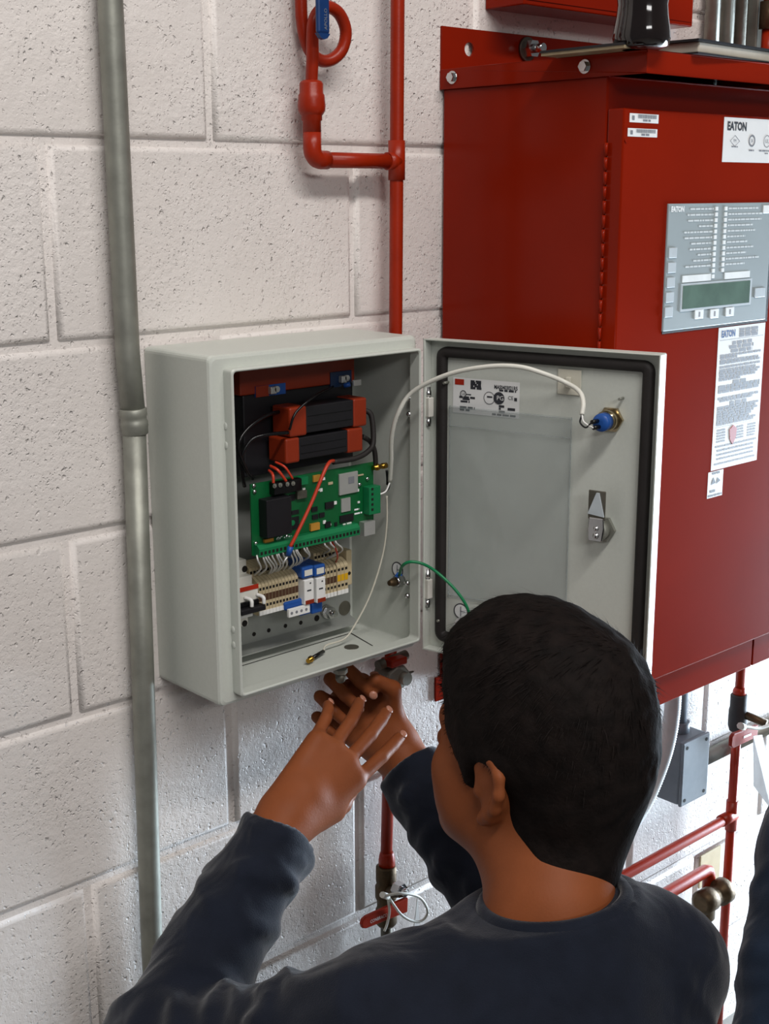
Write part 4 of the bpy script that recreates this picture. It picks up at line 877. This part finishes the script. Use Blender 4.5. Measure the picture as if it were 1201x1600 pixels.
MB().cyl((RX, RY, (zv0+zv1)/2), (RX+.012, LY, (zv0+zv1)/2-.01), .007, n=10).build('stem', 'bronze', t)
A_, B_ = PY(1180, 1141, LY), PY(1139, 1158, LY); u_ = (B_-A_); L_ = u_.length; u_.normalize(); lf = Fr(A_, u_, Vector((0, -1, 0)).cross(u_), (0, -1, 0))
MB().prism(lf, [(0, -.011), (L_-.006, -.013), (L_, -.008), (L_, .008), (L_-.006, .013), (0, .011)], -.002, .005).build('lever', 'redpipe', t, bevel=.0015)
MB().box(lf, .022, .045, -.002, .002, .005, .0056).build('lettering', 'sticker', t)
tp = [PY(1176, 1150, LY-.02), PY(1190, 1148, LY-.02), PY(1215, 1250, LY-.03), PY(1204, 1265, LY-.03), PY(1177, 1228, LY-.02)]
k = MB(); k.add([p for p in tp]+[p+Vector((0, -.0006, 0)) for p in tp], [(0, 1, 2, 3, 4), (9, 8, 7, 6, 5)]+[(i, (i+1) % 5, 5+(i+1) % 5, 5+i) for i in range(5)])
tag(k.build('paper_tag', 'tag'), 'white plastic tag hanging from the valve lever at right edge', 'tag')
tag(MB().tube(spline([PY(1158, 1135, LY-.01), PY(1168, 1136, LY-.012), PY(1185, 1138, LY-.015), PY(1205, 1132, LY-.02)], 5), .0028, 6).cyl(PY(1156, 1134, LY-.012), PY(1161, 1136, LY-.008), .006, n=8).build('cable_tie', 'cable_white'), 'white cable tie fastened around the lever of the riser valve', 'cable tie')
# branches along the wall
zb1 = PY(1136, 1277, RY).z; 
MB().cyl((RX, RY, zb1+.028), (RX, RY, zb1-.028), .0105, n=16).build('tee', 'redpipe', t)
MB().tube([(RX, RY, zb1), (RX-.012, RY-.002, zb1), (RX-.62, RY-.002, zb1), (RX-.628, RY+.002, zb1), (RX-.632, RY+.012, zb1), (RX-.632, -.001, zb1)], .0088, 14).build('branch', 'redpipe', t)
MB().cyl((RX+.006, RY-.001, zb1), (RX-.034, RY-.001, zb1), .0108, n=16).build('fitting', 'redpipe', t)
e_ = PY(1108, 1357, -.06); t5 = thing('red_elbow_pipe', 'short red pipe with elbow turning down into a bronze valve beside the riser', 'pipe', (e_.x, -.06, e_.z-.08))
MB().tube([(e_.x-.36, -.001, e_.z), (e_.x-.36, -.045, e_.z), (e_.x-.355, -.056, e_.z), (e_.x-.345, -.06, e_.z), (e_.x-.012, -.06, e_.z), (e_.x-.004, -.06, e_.z-.003), (e_.x, -.06, e_.z-.012), (e_.x, -.06, e_.z-.045)], .0112, 14).build('elbow', 'redpipe', t5)
zv = e_.z-.05
MB().lathe((e_.x-.01, -.06, zv+.006), (0, 0, -1), [(.014, 0), (.020, .006), (.020, .045), (.014, .052)], 16).build('valve_body', 'bronze', t5)
MB().cyl((e_.x-.01, -.06, zv-.045), (e_.x-.01, -.06, zv-.3), .0085, n=12).build('tube', 'galv_dark', t5)
v_ = PY(1120, 1397, -.084)
t6 = thing('valve_bonnet', 'round bronze valve bonnet crossing in front of red riser at right', 'valve', (v_.x, -.084, v_.z-.02))
MB().lathe((v_.x-.05, -.084, v_.z), (1, 0, 0), [(.014, 0), (.021, .004), (.021, .03), (.017, .034), (.017, .05), (.023, .054), (.023, .072), (.014, .078), (.006, .080), (.006, .09)], 18).build('body', 'bronze', t6)
p = PY(1105, 1350, -.012); tag(MB().box(f, p.x-.01, p.x+.055, p.z-.05, p.z+.015, .001, .004, .001).build('wall_plate', 'beige'), 'small beige plate on the wall behind the bronze valve', 'plate')
#PEOPLE#
# ================================================================== people (signed distance field meshed into one continuous surface)
class SDF:
    def __init__(s, lo, hi, h):
        s.lo = np.array(lo, float); s.h = h; s.n = tuple(int(math.ceil((b-a)/h))+1 for a, b in zip(lo, hi)); s.F = np.full(s.n, .5, np.float32)
    def _sub(s, lo, hi):
        i0 = np.maximum(0, np.floor((np.array(lo)-s.lo)/s.h).astype(int)); i1 = np.minimum(np.array(s.n), np.ceil((np.array(hi)-s.lo)/s.h).astype(int)+1)
        if np.any(i1 <= i0): return None
        sl = tuple(slice(a, b) for a, b in zip(i0, i1)); ax = [s.lo[k]+s.h*np.arange(i0[k], i1[k], dtype=np.float32) for k in range(3)]
        return sl, np.meshgrid(*ax, indexing='ij', sparse=True)
    def _mix(s, sl, d, k, op):
        F = s.F[sl]
        if op == 'add':
            hh = np.maximum(k-np.abs(F-d), 0)/k; s.F[sl] = np.minimum(F, d)-hh*hh*k*.25
        elif op == 'sub':
            d = -d; hh = np.maximum(k-np.abs(F-d), 0)/k; s.F[sl] = np.maximum(F, d)+hh*hh*k*.25
        elif op == 'and':
            hh = np.maximum(k-np.abs(F-d), 0)/k; s.F[sl] = np.maximum(F, d)+hh*hh*k*.25
    def cap(s, a, b, ra, rb=None, k=.01, op='add'):
        rb = ra if rb is None else rb; a = np.array(a, float); b = np.array(b, float); m = max(ra, rb)+k+3*s.h
        q = s._sub(np.minimum(a, b)-m, np.maximum(a, b)+m)
        if q is None: return s
        sl, (x, y, z) = q; ab = b-a; L = max(ab@ab, 1e-12)
        t_ = np.clip(((x-a[0])*ab[0]+(y-a[1])*ab[1]+(z-a[2])*ab[2])/L, 0, 1)
        d = np.sqrt((x-a[0]-t_*ab[0])**2+(y-a[1]-t_*ab[1])**2+(z-a[2]-t_*ab[2])**2)-(ra+(rb-ra)*t_)
        s._mix(sl, d, k, op); return s
    def ell(s, c, r, ax=None, k=.01, op='add'):
        c = np.array(c, float); r = np.array(r, float); ax = np.eye(3) if ax is None else np.array(ax, float); m = r.max()+k+3*s.h
        q = s._sub(c-m, c+m)
        if q is None: return s
        sl, (x, y, z) = q; X, Y, Z = x-c[0], y-c[1], z-c[2]
        P_ = [(ax[i][0]*X+ax[i][1]*Y+ax[i][2]*Z) for i in range(3)]
        k0 = np.sqrt(sum((p/r[i])**2 for i, p in enumerate(P_))); k1 = np.sqrt(sum((p/r[i]**2)**2 for i, p in enumerate(P_)))
        s._mix(sl, k0*(k0-1)/np.maximum(k1, 1e-6), k, op); return s
    def chain(s, pts, rs, k=.01):
        for i in range(len(pts)-1): s.cap(pts[i], pts[i+1], rs[i], rs[i+1], k)
        return s
    def plane(s, p, n, k=.004):       # keep the side the normal points away from
        n = np.array(n, float); n /= np.linalg.norm(n); p = np.array(p, float)
        sl, (x, y, z) = s._sub(s.lo, s.lo+s.h*np.array(s.n)); s._mix(sl, ((x-p[0])*n[0]+(y-p[1])*n[1]+(z-p[2])*n[2]).astype(np.float32), k, 'and'); return s
    def net(s):
        F = s.F; F[0], F[-1] = .5, .5; F[:, 0], F[:, -1] = .5, .5; F[:, :, 0], F[:, :, -1] = .5, .5
        I = F < 0; nx, ny, nz = F.shape
        cnt = np.zeros((nx-1, ny-1, nz-1), np.int8)
        for dx in (0, 1):
            for dy in (0, 1):
                for dz in (0, 1): cnt += I[dx:nx-1+dx, dy:ny-1+dy, dz:nz-1+dz]
        act = (cnt > 0) & (cnt < 8); idx = np.argwhere(act); mp_ = np.full(act.shape, -1, np.int32); mp_[act] = np.arange(len(idx))
        cor = [(dx, dy, dz) for dx in (0, 1) for dy in (0, 1) for dz in (0, 1)]
        val = {c: F[idx[:, 0]+c[0], idx[:, 1]+c[1], idx[:, 2]+c[2]] for c in cor}
        acc = np.zeros((len(idx), 3)); num = np.zeros(len(idx))
        for c in cor:
            for a_ in range(3):
                if c[a_]: continue
                c2 = list(c); c2[a_] = 1; c2 = tuple(c2); v1, v2 = val[c], val[c2]; m = (v1 < 0) != (v2 < 0)
                t_ = np.where(m, v1/np.where(m, v1-v2, 1), 0); p_ = np.tile(np.array(c, float), (len(idx), 1)); p_[:, a_] += t_
                acc += np.where(m[:, None], p_, 0); num += m
        V = s.lo+s.h*(idx+acc/num[:, None]); Q = []
        for a_ in range(3):
            sl0 = [slice(1, -1)]*3; sl1 = [slice(1, -1)]*3; sl0[a_] = slice(0, -1); sl1[a_] = slice(1, None)
            A_, B_ = I[tuple(sl0)], I[tuple(sl1)]; off = np.array([1, 1, 1]); off[a_] = 0
            for flip, msk in ((0, A_ & ~B_), (1, ~A_ & B_)):
                e_ = np.argwhere(msk)+off; b_, c_ = (a_+1) % 3, (a_+2) % 3
                def cell(db, dc):
                    g_ = e_.copy(); g_[:, b_] += db; g_[:, c_] += dc; return mp_[g_[:, 0], g_[:, 1], g_[:, 2]]
                q_ = [cell(-1, -1), cell(0, -1), cell(0, 0), cell(-1, 0)]
                if flip: q_ = q_[::-1]
                Q.append(np.stack(q_, 1))
        return V, np.concatenate(Q)
def np_obj(name, V, Q, m, parent, wrinkle=None):
    c = V.mean(0); off = Vector(); q = parent
    while q is not None: off += q.location; q = q.parent
    me = bpy.data.meshes.new(name); me.vertices.add(len(V)); me.vertices.foreach_set('co', (V-c).astype(np.float32).ravel())
    me.loops.add(len(Q)*4); me.loops.foreach_set('vertex_index', Q.astype(np.int32).ravel()); me.polygons.add(len(Q)); me.polygons.foreach_set('loop_start', np.arange(0, len(Q)*4, 4, dtype=np.int32))
    me.polygons.foreach_set('use_smooth', np.ones(len(Q), bool)); me.update(); me.validate(); me.materials.append(MATS[m])
    o = bpy.data.objects.new(name, me); COL.objects.link(o); o.parent = parent; o.location = Vector(c)-off; return o
def smooth_verts(V, Q, it=2, w=.5):
    n = len(V); E_ = np.concatenate([Q[:, [0, 1]], Q[:, [1, 2]], Q[:, [2, 3]], Q[:, [3, 0]]])
    for _ in range(it):
        acc = np.zeros_like(V); num = np.zeros(n)
        for a_, b_ in ((0, 1), (1, 0)):
            for k in range(3): acc[:, k] += np.bincount(E_[:, a_], V[E_[:, b_], k], n)
            num += np.bincount(E_[:, a_], minlength=n)
        V = V*(1-w)+w*acc/num[:, None]
    return V
def normals(V, Q):
    N = np.cross(V[Q[:, 2]]-V[Q[:, 0]], V[Q[:, 3]]-V[Q[:, 1]]); O = np.zeros_like(V)
    for k in range(4):
        for a_ in range(3): O[:, a_] += np.bincount(Q[:, k], N[:, a_], len(V))
    return O/np.maximum(np.linalg.norm(O, axis=1, keepdims=True), 1e-9)
def nrm(v): v = np.array(v, float); return v/np.linalg.norm(v)
def hand_sdf(s, W, d, back, side, curls, spread=.13, thumb=((.25, .55, .2), (.55, .2, .35)), scale=1.):
    """palm and five fingers; d = along the hand, back = normal of the back of the hand, thumb axis from the side"""
    W = np.array(W, float); d = nrm(d); back = nrm(np.array(back)-d*np.dot(back, d)); th = np.cross(d, back)*(1 if side == 'L' else -1); tips = []
    sc = scale
    for o_, l_, r_ in ((-.030, .088, .0125), (-.010, .094, .0135), (.011, .095, .0140), (.031, .088, .0135)):
        s.cap(W+th*o_*.55*sc, W+(d*l_+th*o_)*sc, .0165*sc, r_*sc, .012)
    s.cap(W-d*.02*sc, W+d*.03*sc, .0255*sc, .024*sc, .015)
    s.cap(W+(th*.018+d*.012-back*.008)*sc, W+(th*.036+d*.050-back*.012)*sc, .017*sc, .015*sc, .012)      # thenar mound
    for fi, (o_, l_, L3, r_) in enumerate(((.0325, .088, (.046, .027, .021), .0084), (.0110, .094, (.050, .031, .022), .0087), (-.0110, .092, (.047, .029, .021), .0084), (-.0320, .084, (.037, .022, .019), .0076))):
        p = W+(d*l_+th*o_)*sc; ang = 0.; fan = th*spread*o_/.03
        for si in range(3):
            ang += curls[fi][si]; dr_ = nrm(d*math.cos(ang)-back*math.sin(ang)+fan*max(0, math.cos(ang))); q_ = p+dr_*L3[si]*sc
            s.cap(p, q_, (r_-.0004*si)*sc, (r_-.0004*(si+1))*sc, .0018); p = q_
        tips.append((p, dr_, nrm(back*math.cos(ang)+d*math.sin(ang)), r_*sc))
    p = W+(th*.030+d*.030-back*.010)*sc
    for si, (dx, dy, dz) in enumerate(thumb):
        dr_ = nrm(d*dx+th*dy-back*dz); q_ = p+dr_*(.042, .032)[si]*sc; s.cap(p, q_, (.0118, .0104)[si]*sc, (.0108, .0088)[si]*sc, .006); p = q_
    tips.append((p, dr_, nrm(th*.5+back*.8), .0095*sc))
    return tips
def nails(tips, parent):
    for p, dr_, nb, r_ in tips:
        nb = nrm(nb-dr_*np.dot(nb, dr_)); sd = np.cross(dr_, nb); c = p+nb*(r_-.0022)+dr_*.002
        MB().sphere(tuple(c), (r_*.62, .0058, .0022), Fr(tuple(c), tuple(sd), tuple(dr_), tuple(nb)), 10, 6).build('fingernail', 'nail', parent)
def person(label, P, hv=.003, hc=.0045, shirt='navy', group=None, detail=True):
    J = {k: np.array(v, float) for k, v in P.items() if k != 'hands' and not k.startswith('cuff')}
    hip = J['hip']; e = thing('person', label, 'person', (hip[0], hip[1], FLOOR), group)
    fwd = nrm(J['face']); upv = nrm(J['hup']-fwd*np.dot(J['hup'], fwd)); rt = np.cross(fwd, upv); AX = np.array([rt, fwd, upv]); C = J['head']
    hd = lambda x, y, z: C+rt*x+fwd*y+upv*z
    # ---------------- body: head, neck, trunk, arms, hands as one surface
    keys = ['head', 'neck', 'shL', 'shR', 'elL', 'elR', 'wrL', 'wrR', 'hip']; pts = np.array([J[k] for k in keys]+[hd(0, .1, .13), hd(0, -.12, .13), hd(.1, 0, 0), hd(-.1, 0, 0)]+[J['wrL']+nrm(P['hands']['L'][0])*.2, J['wrR']+nrm(P['hands']['R'][0])*.2])
    lo, hi = pts.min(0)-.07, pts.max(0)+.07
    s = SDF(lo, hi, hv)
    s.ell(hd(0, -.012, .018), (.076, .098, .098), AX, .01)
    s.ell(hd(0, .022, -.045), (.066, .072, .080), AX, .03)
    s.ell(hd(0, .058, -.098), (.030, .030, .026), AX, .03)                  # chin
    s.cap(hd(-.052, .0, -.078), hd(-.02, .066, -.105), .018, .016, .03); s.cap(hd(.052, .0, -.078), hd(.02, .066, -.105), .018, .016, .03)   # jaw
    s.cap(hd(-.036, .074, .012), hd(.036, .074, .012), .016, .016, .02)     # brow
    for sx in (-1, 1):
        s.ell(hd(sx*.046, .056, -.034), (.024, .024, .020), AX, .025); s.ell(hd(sx*.046, .040, -.066), (.022, .028, .026), AX, .03)       # cheekbone
        s.ell(hd(sx*.030, .090, -.010), (.013, .010, .008), AX, .010, 'sub')
        s.ell(hd(sx*.031, .074, -.010), (.0125, .0125, .0125), AX, .004)
    s.cap(hd(0, .090, .0), hd(0, .110, -.038), .008, .012, .012); s.ell(hd(-.012, .098, -.044), (.009, .010, .008), AX, .008); s.ell(hd(.012, .098, -.044), (.009, .010, .008), AX, .008)
    s.cap(hd(-.020, .082, -.068), hd(.020, .082, -.068), .0075, .0075, .008); s.cap(hd(-.016, .080, -.079), hd(.016, .080, -.079), .008, .008, .008)
    s.cap(hd(-.022, .092, -.0735), hd(.022, .092, -.0735), .0022, .0022, .003, 'sub')
    for sx in (-1, 1):                                                       # ears
        eo = lambda y, z, o_=0.: hd(sx*(.078+o_), -.012+y, -.020+z)
        arc = [eo(.014, -.002, .000), eo(.015, .018, .002), eo(.008, .031, .005), eo(-.006, .034, .009), eo(-.017, .025, .013), eo(-.020, .008, .014), eo(-.015, -.010, .011), eo(-.006, -.022, .006), eo(.003, -.030, .003)]
        s.chain(arc, [.0042, .0046, .0052, .0054, .0056, .0056, .0054, .0060, .0068], .004)
        s.ell(eo(-.003, .004, -.002), (.011, .018, .030), AX, .008)
        s.ell(eo(.004, -.002, .016), (.007, .007, .011), AX, .006, 'sub')
        s.ell(eo(.013, -.006, .003), (.005, .004, .006), AX, .004)
    nk = J['neck']
    s.cap(hd(0, -.030, -.060), nk, .057, .0595, .03); s.cap(hd(0, .015, -.085), nk+fwd*.008, .046, .05, .02)
    tf = nrm(J['tfwd']); L, R = J['shL'], J['shR']; ch = (L+R)/2
    s.cap(nk-np.array([0, 0, .09]), L*.75+nk*.25-np.array([0, 0, .03]), .044, .036, .02); s.cap(nk-np.array([0, 0, .09]), R*.75+nk*.25-np.array([0, 0, .03]), .044, .036, .02)
    sd = nrm(R-L); TA = np.array([sd, np.cross(np.array([0, 0, 1.]), sd), [0, 0, 1.]])
    TA[1] = nrm(TA[1])
    s.ell(ch-np.array([0, 0, .14]), (.165, .11, .20), TA, .05); s.ell((ch+hip)/2-np.array([0, 0, .08]), (.145, .10, .22), TA, .06); s.ell(hip, (.165, .115, .12), TA, .05)
    for q in 'LR':
        S_, E_, W_ = J['sh'+q], J['el'+q], J['wr'+q]
        s.cap(S_, S_, .054, .054, .05); s.cap(S_, E_, .048, .039, .03); s.cap(E_, E_*.45+W_*.55, .041, .036, .02); s.cap(E_*.45+W_*.55, W_, .036, .0265, .02)
    tips = []
    for q in 'LR':
        dd, bk_, cu, th_ = P['hands'][q]; tips += hand_sdf(s, J['wr'+q], dd, bk_, q, cu, thumb=th_)
    V, Q = s.net(); V = smooth_verts(V, Q, 2, .4); np_obj('body', V, Q, 'skin', e)
    nails(tips, e)
    for sx in (-1, 1):
        c = hd(sx*.031, .0765, -.010); eb = MB().sphere(tuple(c), .0122).build('eye', 'eyewhite', e); c2 = c+fwd*.0085
        MB().sphere(tuple(c2), .0052).build('iris', 'iris', eb)
    # ---------------- sweater
    lo2 = np.min([L, R, J['elL'], J['elR'], J['wrL'], J['wrR'], hip-.05], axis=0)-.10; hi2 = np.max([L, R, J['elL'], J['elR'], J['wrL'], J['wrR'], nk], axis=0)+.10
    c = SDF(lo2, hi2, hc)
    c.ell(ch-np.array([0, 0, .13]), (.200, .135, .22), TA, .05); c.ell((ch+hip)/2-np.array([0, 0, .06]), (.18, .130, .25), TA, .06); c.ell(hip+np.array([0, 0, .02]), (.19, .14, .14), TA, .05)
    c.cap(nk-np.array([0, 0, .055]), L*.8+nk*.2-np.array([0, 0, .016]), .060, .052, .05); c.cap(nk-np.array([0, 0, .055]), R*.8+nk*.2-np.array([0, 0, .016]), .060, .052, .05)
    c.ell(nk-np.array([0, 0, .035])-tf*.012, (.088, .082, .050), TA, .03)
    for q in 'LR':
        S_, E_, W_ = J['sh'+q], J['el'+q], J['wr'+q]; cu_ = E_+(W_-E_)*P['cuff'+q] if 'cuff'+q in P else E_+(W_-E_)*.86
        c.cap(S_, S_, .066, .066, .05); c.cap(S_, E_, .063, .054, .03); c.cap(E_, cu_, .055, .040, .02)
        rg = random.Random(3 if q == 'L' else 5); axf = nrm(cu_-E_)                    # folds ringing the sleeve
        for i in range(11):
            for A_, B_, r0, r1 in ((S_, E_, .062, .053), (E_, cu_, .054, .040)):
                t_ = rg.uniform(.12, .95); ax_ = nrm(B_-A_); ctr = A_+(B_-A_)*t_; r_ = r0+(r1-r0)*t_
                o1 = nrm(np.cross(ax_, [rg.uniform(-1, 1), rg.uniform(-1, 1), rg.uniform(-1, 1)])); o2 = np.cross(ax_, o1); a0 = rg.uniform(0, 6.28); pr = None
                for k in range(7):
                    an = a0+k*.28; p_ = ctr+(o1*math.cos(an)+o2*math.sin(an))*(r_-.0015)+ax_*(k-3)*.006*rg.choice((1, 1, -1))*.6
                    if pr is not None: c.cap(pr, p_, .0042, .0042, .012)
                    pr = p_
        # trim the sleeve flat at the cuff
        lo_, hi_ = cu_-.075, cu_+.075; sub = c._sub(lo_, hi_)
        if sub:
            sl, (x, y, z) = sub; pl_ = ((x-cu_[0])*axf[0]+(y-cu_[1])*axf[1]+(z-cu_[2])*axf[2]); rd = np.sqrt((x-cu_[0])**2+(y-cu_[1])**2+(z-cu_[2])**2)
            m = rd < .07; c.F[sl] = np.where(m, np.maximum(c.F[sl], pl_), c.F[sl])
    # neck opening
    na = nrm(np.array([.0, .20, 1.])); cc = nk+np.array([0, -.002, .010]); o1 = nrm(np.cross(na, [0, 1., 0])); o2 = np.cross(na, o1)
    c.cap(cc-na*.075, cc+na*.03, .088, .071, .03)
    sub = c._sub(cc-.13, cc+.13)
    sl, (x, y, z) = sub; pl_ = (x-cc[0])*na[0]+(y-cc[1])*na[1]+(z-cc[2])*na[2]; rd = np.sqrt((x-cc[0])**2+(y-cc[1])**2+(z-cc[2])**2)
    c.F[sl] = np.where(rd < .105, np.maximum(c.F[sl], pl_), c.F[sl])
    V, Q = c.net(); V = smooth_verts(V, Q, 2, .5); N = normals(V, Q)
    nz = np.array([noise.noise(Vector(tuple(v*9.)))*.55+noise.noise(Vector((v[0]*24, v[1]*24, v[2]*11)))*.45 for v in V])
    ridge = np.array([1-abs(noise.noise(Vector((v[0]*13+v[2]*5+7, v[1]*13, v[2]*7+v[0]*4))))*2 for v in V])
    fadec = np.clip((np.linalg.norm(V-cc, axis=1)-.085)/.06, 0, 1); nz *= fadec; ridge *= fadec
    V = V+N*(nz*.006+np.maximum(ridge-.45, 0)*.010)[:, None]; V = smooth_verts(V, Q, 1, .5)
    sw = np_obj('sweater', V, Q, shirt, e)
    rings = []
    for i in range(48):                                      # flat ribbed crew collar round the neck
        an = 2*math.pi*i/48; rd = o1*math.cos(an)+o2*math.sin(an)
        for a_, b_ in ((.0615, -.006), (.0620, .0035), (.0655, .0060), (.0715, .0045), (.0760, -.004), (.0800, -.016), (.0785, -.020), (.066, -.012)): rings.append(tuple(cc+rd*a_+na*b_))
    fs_ = [((i*8+k), (i*8+(k+1) % 8), (((i+1) % 48)*8+(k+1) % 8), (((i+1) % 48)*8+k)) for i in range(48) for k in range(8)]
    MB().add(rings, fs_, True).build('collar', shirt, sw)
    # ---------------- trousers and shoes
    kn = [J['kneeL'], J['kneeR']]; an = [J['ankL'], J['ankR']]
    lo3 = np.min(kn+an+[hip], axis=0)-.13; hi3 = np.max(kn+an+[hip], axis=0)+.14; lo3[2] = FLOOR-.02
    g_ = SDF(lo3, hi3, .007); g_.ell(hip-np.array([0, 0, .02]), (.175, .13, .12), TA, .05)
    for i, sx in ((0, -1), (1, 1)):
        hj = hip+sd*sx*.09-np.array([0, 0, .04]); g_.cap(hj, kn[i], .088, .066, .05); g_.cap(kn[i], an[i], .064, .050, .03)
    V, Q = g_.net(); V = smooth_verts(V, Q, 2, .5); V[:, 2] = np.maximum(V[:, 2], FLOOR+.001); np_obj('trousers', V, Q, 'trouser', e)
    for i in (0, 1):
        k_, a_ = kn[i], an[i]; dn_ = nrm(a_-k_); dn_[2] = 0; dn_ = nrm(dn_); g2 = SDF(a_-.22, a_+.22, .007)
        tip = a_+dn_*.10; tip[2] = FLOOR+.035; hl = a_+dn_*-.0; hl[2] = FLOOR+.07
        g2.cap(hl, tip, .042, .036, .02); g2.cap(a_+dn_*.09+np.array([0, 0, -.0]), np.array([tip[0], tip[1], FLOOR+.03]), .03, .03, .02)
        V, Q = g2.net(); V[:, 2] = np.maximum(V[:, 2], FLOOR+.001); np_obj('shoe', V, Q, 'shoe', e)
    # ---------------- hair: a trimmed cap plus many short strands
    hc_ = SDF(hd(0, 0, 0)-.19, hd(0, 0, 0)+.19, .003)
    hc_.ell(hd(0, -.014, .034), (.092, .110, .110), AX, .01); hc_.ell(hd(0, .030, .080), (.074, .074, .056), AX, .03)
    hc_.ell(hd(0, -.075, -.025), (.070, .040, .075), AX, .03); hc_.ell(hd(0, -.068, -.090), (.056, .028, .050), AX, .025)
    nkl = (nk-C)@AX.T; nd = np.array([0, -.030, -.060]); e2_ = nd+(nkl-nd)*.52
    hc_.cap(hd(0, -.036, -.05), hd(e2_[0], e2_[1]-.006, e2_[2]), .0605, .0585, .02)
    for sx in (-1, 1): hc_.cap(hd(sx*.070, .022, .02), hd(sx*.0735, .016, -.022), .013, .006, .015)     # sideburn
    # trim the face and the parting line of the hair
    hc_.ell(hd(0, .115, -.05), (.105, .085, .105), AX, .010, 'sub'); hc_.ell(hd(0, .075, -.150), (.13, .110, .085), AX, .010, 'sub')
    for sx in (-1, 1):
        hc_.ell(hd(sx*.088, -.008, -.030), (.024, .024, .036), AX, .008, 'sub'); hc_.ell(hd(sx*.088, -.036, -.105), (.034, .046, .050), AX, .012, 'sub')
    V, Q = hc_.net(); N = normals(V, Q)
    bump = np.array([noise.noise(Vector(tuple(v*28.)))*.6+noise.noise(Vector(tuple(v*70.)))*.4 for v in V])
    loc = (V-C)@AX.T; fade = np.clip((loc[:, 2]+.06)/.08, 0, 1)
    V2 = V+N*(bump*.0045*fade)[:, None]; hair = np_obj('hair', V2, Q, 'hair', e)
    if detail:
        rs = np.random.RandomState(4); NS = 16000; pick = rs.randint(0, len(V), NS); p0 = V2[pick]-N[pick]*.004; n_ = N[pick]; lc = (V[pick]-C)@AX.T
        # growth swirls from the crown outward and down, longer on top
        flow = lc-np.array([0.02, -.07, .10]); fl_ = flow[:, 0:1]*rt+flow[:, 1:2]*fwd+flow[:, 2:3]*upv; fl_ += np.cross(np.tile(upv, (NS, 1)), fl_)*.35
        fl_ -= n_*np.sum(fl_*n_, 1, keepdims=True); fl_ /= np.maximum(np.linalg.norm(fl_, axis=1, keepdims=True), 1e-6)
        topf = np.clip((lc[:, 2]+.04)/.12, 0, 1)[:, None]; ln = (.004+.012*topf)*rs.uniform(.6, 1.3, (NS, 1))
        jt = rs.normal(0, .17, (NS, 3)); d1 = n_*(.42-.22*topf)+fl_*(.85+.2*topf)+jt; d1 /= np.linalg.norm(d1, axis=1, keepdims=True)
        d2 = n_*.02+fl_+jt*.8; d2 /= np.linalg.norm(d2, axis=1, keepdims=True)
        p1 = p0+d1*ln*.6; p2 = p1+d2*ln*.6; sv = np.cross(d1, n_); sv /= np.maximum(np.linalg.norm(sv, axis=1, keepdims=True), 1e-6); wv = .00055
        VV = np.stack([p0-sv*wv, p0+sv*wv, p1+sv*wv*.8, p1-sv*wv*.8, p2+sv*wv*.15, p2-sv*wv*.15], 1).reshape(-1, 3); b_ = np.arange(NS)[:, None]*6
        QQ = np.concatenate([b_+np.array([[0, 1, 2, 3]]), b_+np.array([[3, 2, 4, 5]])])
        st_ = np_obj('hair_strands', VV, QQ, 'hair', e); st_['kind'] = 'stuff'
    return e
# first installer: kneeling in front of the grey enclosure
vdir = FWD; WL = np.array(PY(447, 1278, -.20)); WR = np.array(PY(618, 1172, -.100))
P1 = dict(head=PD(836, 1162, 1.29), face=(-.05, 1, .10), hup=(0.03, -.10, 1), neck=(.205, -.505, -.706), shL=(.018, -.455, -.782), shR=(.292, -.555, -.782), tfwd=(.3, .95, 0),
    elL=(-.085, -.255, -.862), elR=PD(800, 1440, 1.55), wrL=WL, wrR=WR, hip=(.16, -.66, -1.14), kneeL=(.02, -.36, FLOOR+.07), kneeR=(.32, -.42, FLOOR+.07), ankL=(.05, -.80, FLOOR+.09), ankR=(.30, -.86, FLOOR+.09), cuffL=.93, cuffR=.90,
    hands=dict(L=(np.array(PD(590, 1110, 1.50))-WL, -vdir+RGT*.1, [(.12, .25, .15), (.16, .28, .18), (.22, .34, .2), (.30, .4, .25)], ((.88, .30, .38), (.95, .0, .35))),
               R=(-RGT*.70+UPV*.66+FWD*.10, vdir, [(1.0, 1.55, .75), (1.05, 1.6, .8), (1.1, 1.6, .8), (1.15, 1.6, .8)], ((.55, .55, .5), (.6, -.1, .6)))))
person('installer in a navy sweater with short dark hair seen from behind, reaching under the enclosure', P1)

P2S = np.array(PD(1285, 1325, 1.50))
P2 = dict(head=P2S+np.array([.19, -.02, .24]), face=(.1, 1, -.1), hup=(0, .1, 1), neck=P2S+np.array([.18, -.07, .07]), shL=P2S, shR=P2S+np.array([.35, -.10, 0]), tfwd=(.2, .95, 0), elL=np.array(PD(1222, 1640, 1.44)), elR=P2S+np.array([.42, .02, -.27]),
    wrL=np.array(PD(1340, 1760, 1.50)), wrR=P2S+np.array([.44, .06, -.46]), hip=P2S+np.array([.20, -.20, -.42]), kneeL=(P2S[0]+.05, P2S[1]+.18, FLOOR+.30), kneeR=(P2S[0]+.38, P2S[1]+.10, FLOOR+.07), ankL=(P2S[0]+.06, P2S[1]-.02, FLOOR+.09), ankR=(P2S[0]+.36, P2S[1]-.38, FLOOR+.09), cuffL=.92, cuffR=.92,
    hands=dict(L=((.3, .6, -.1), (-.3, 0, 1), [(.4, .5, .3)]*4, ((.55, .55, .25), (.8, .25, .3))), R=((0, .3, -.9), (.6, -.6, 0), [(.4, .5, .3)]*4, ((.55, .55, .25), (.8, .25, .3)))))
person('second person in navy long sleeves, only an arm showing at the lower right edge', P2, .006, .007, 'navy2', detail=False)
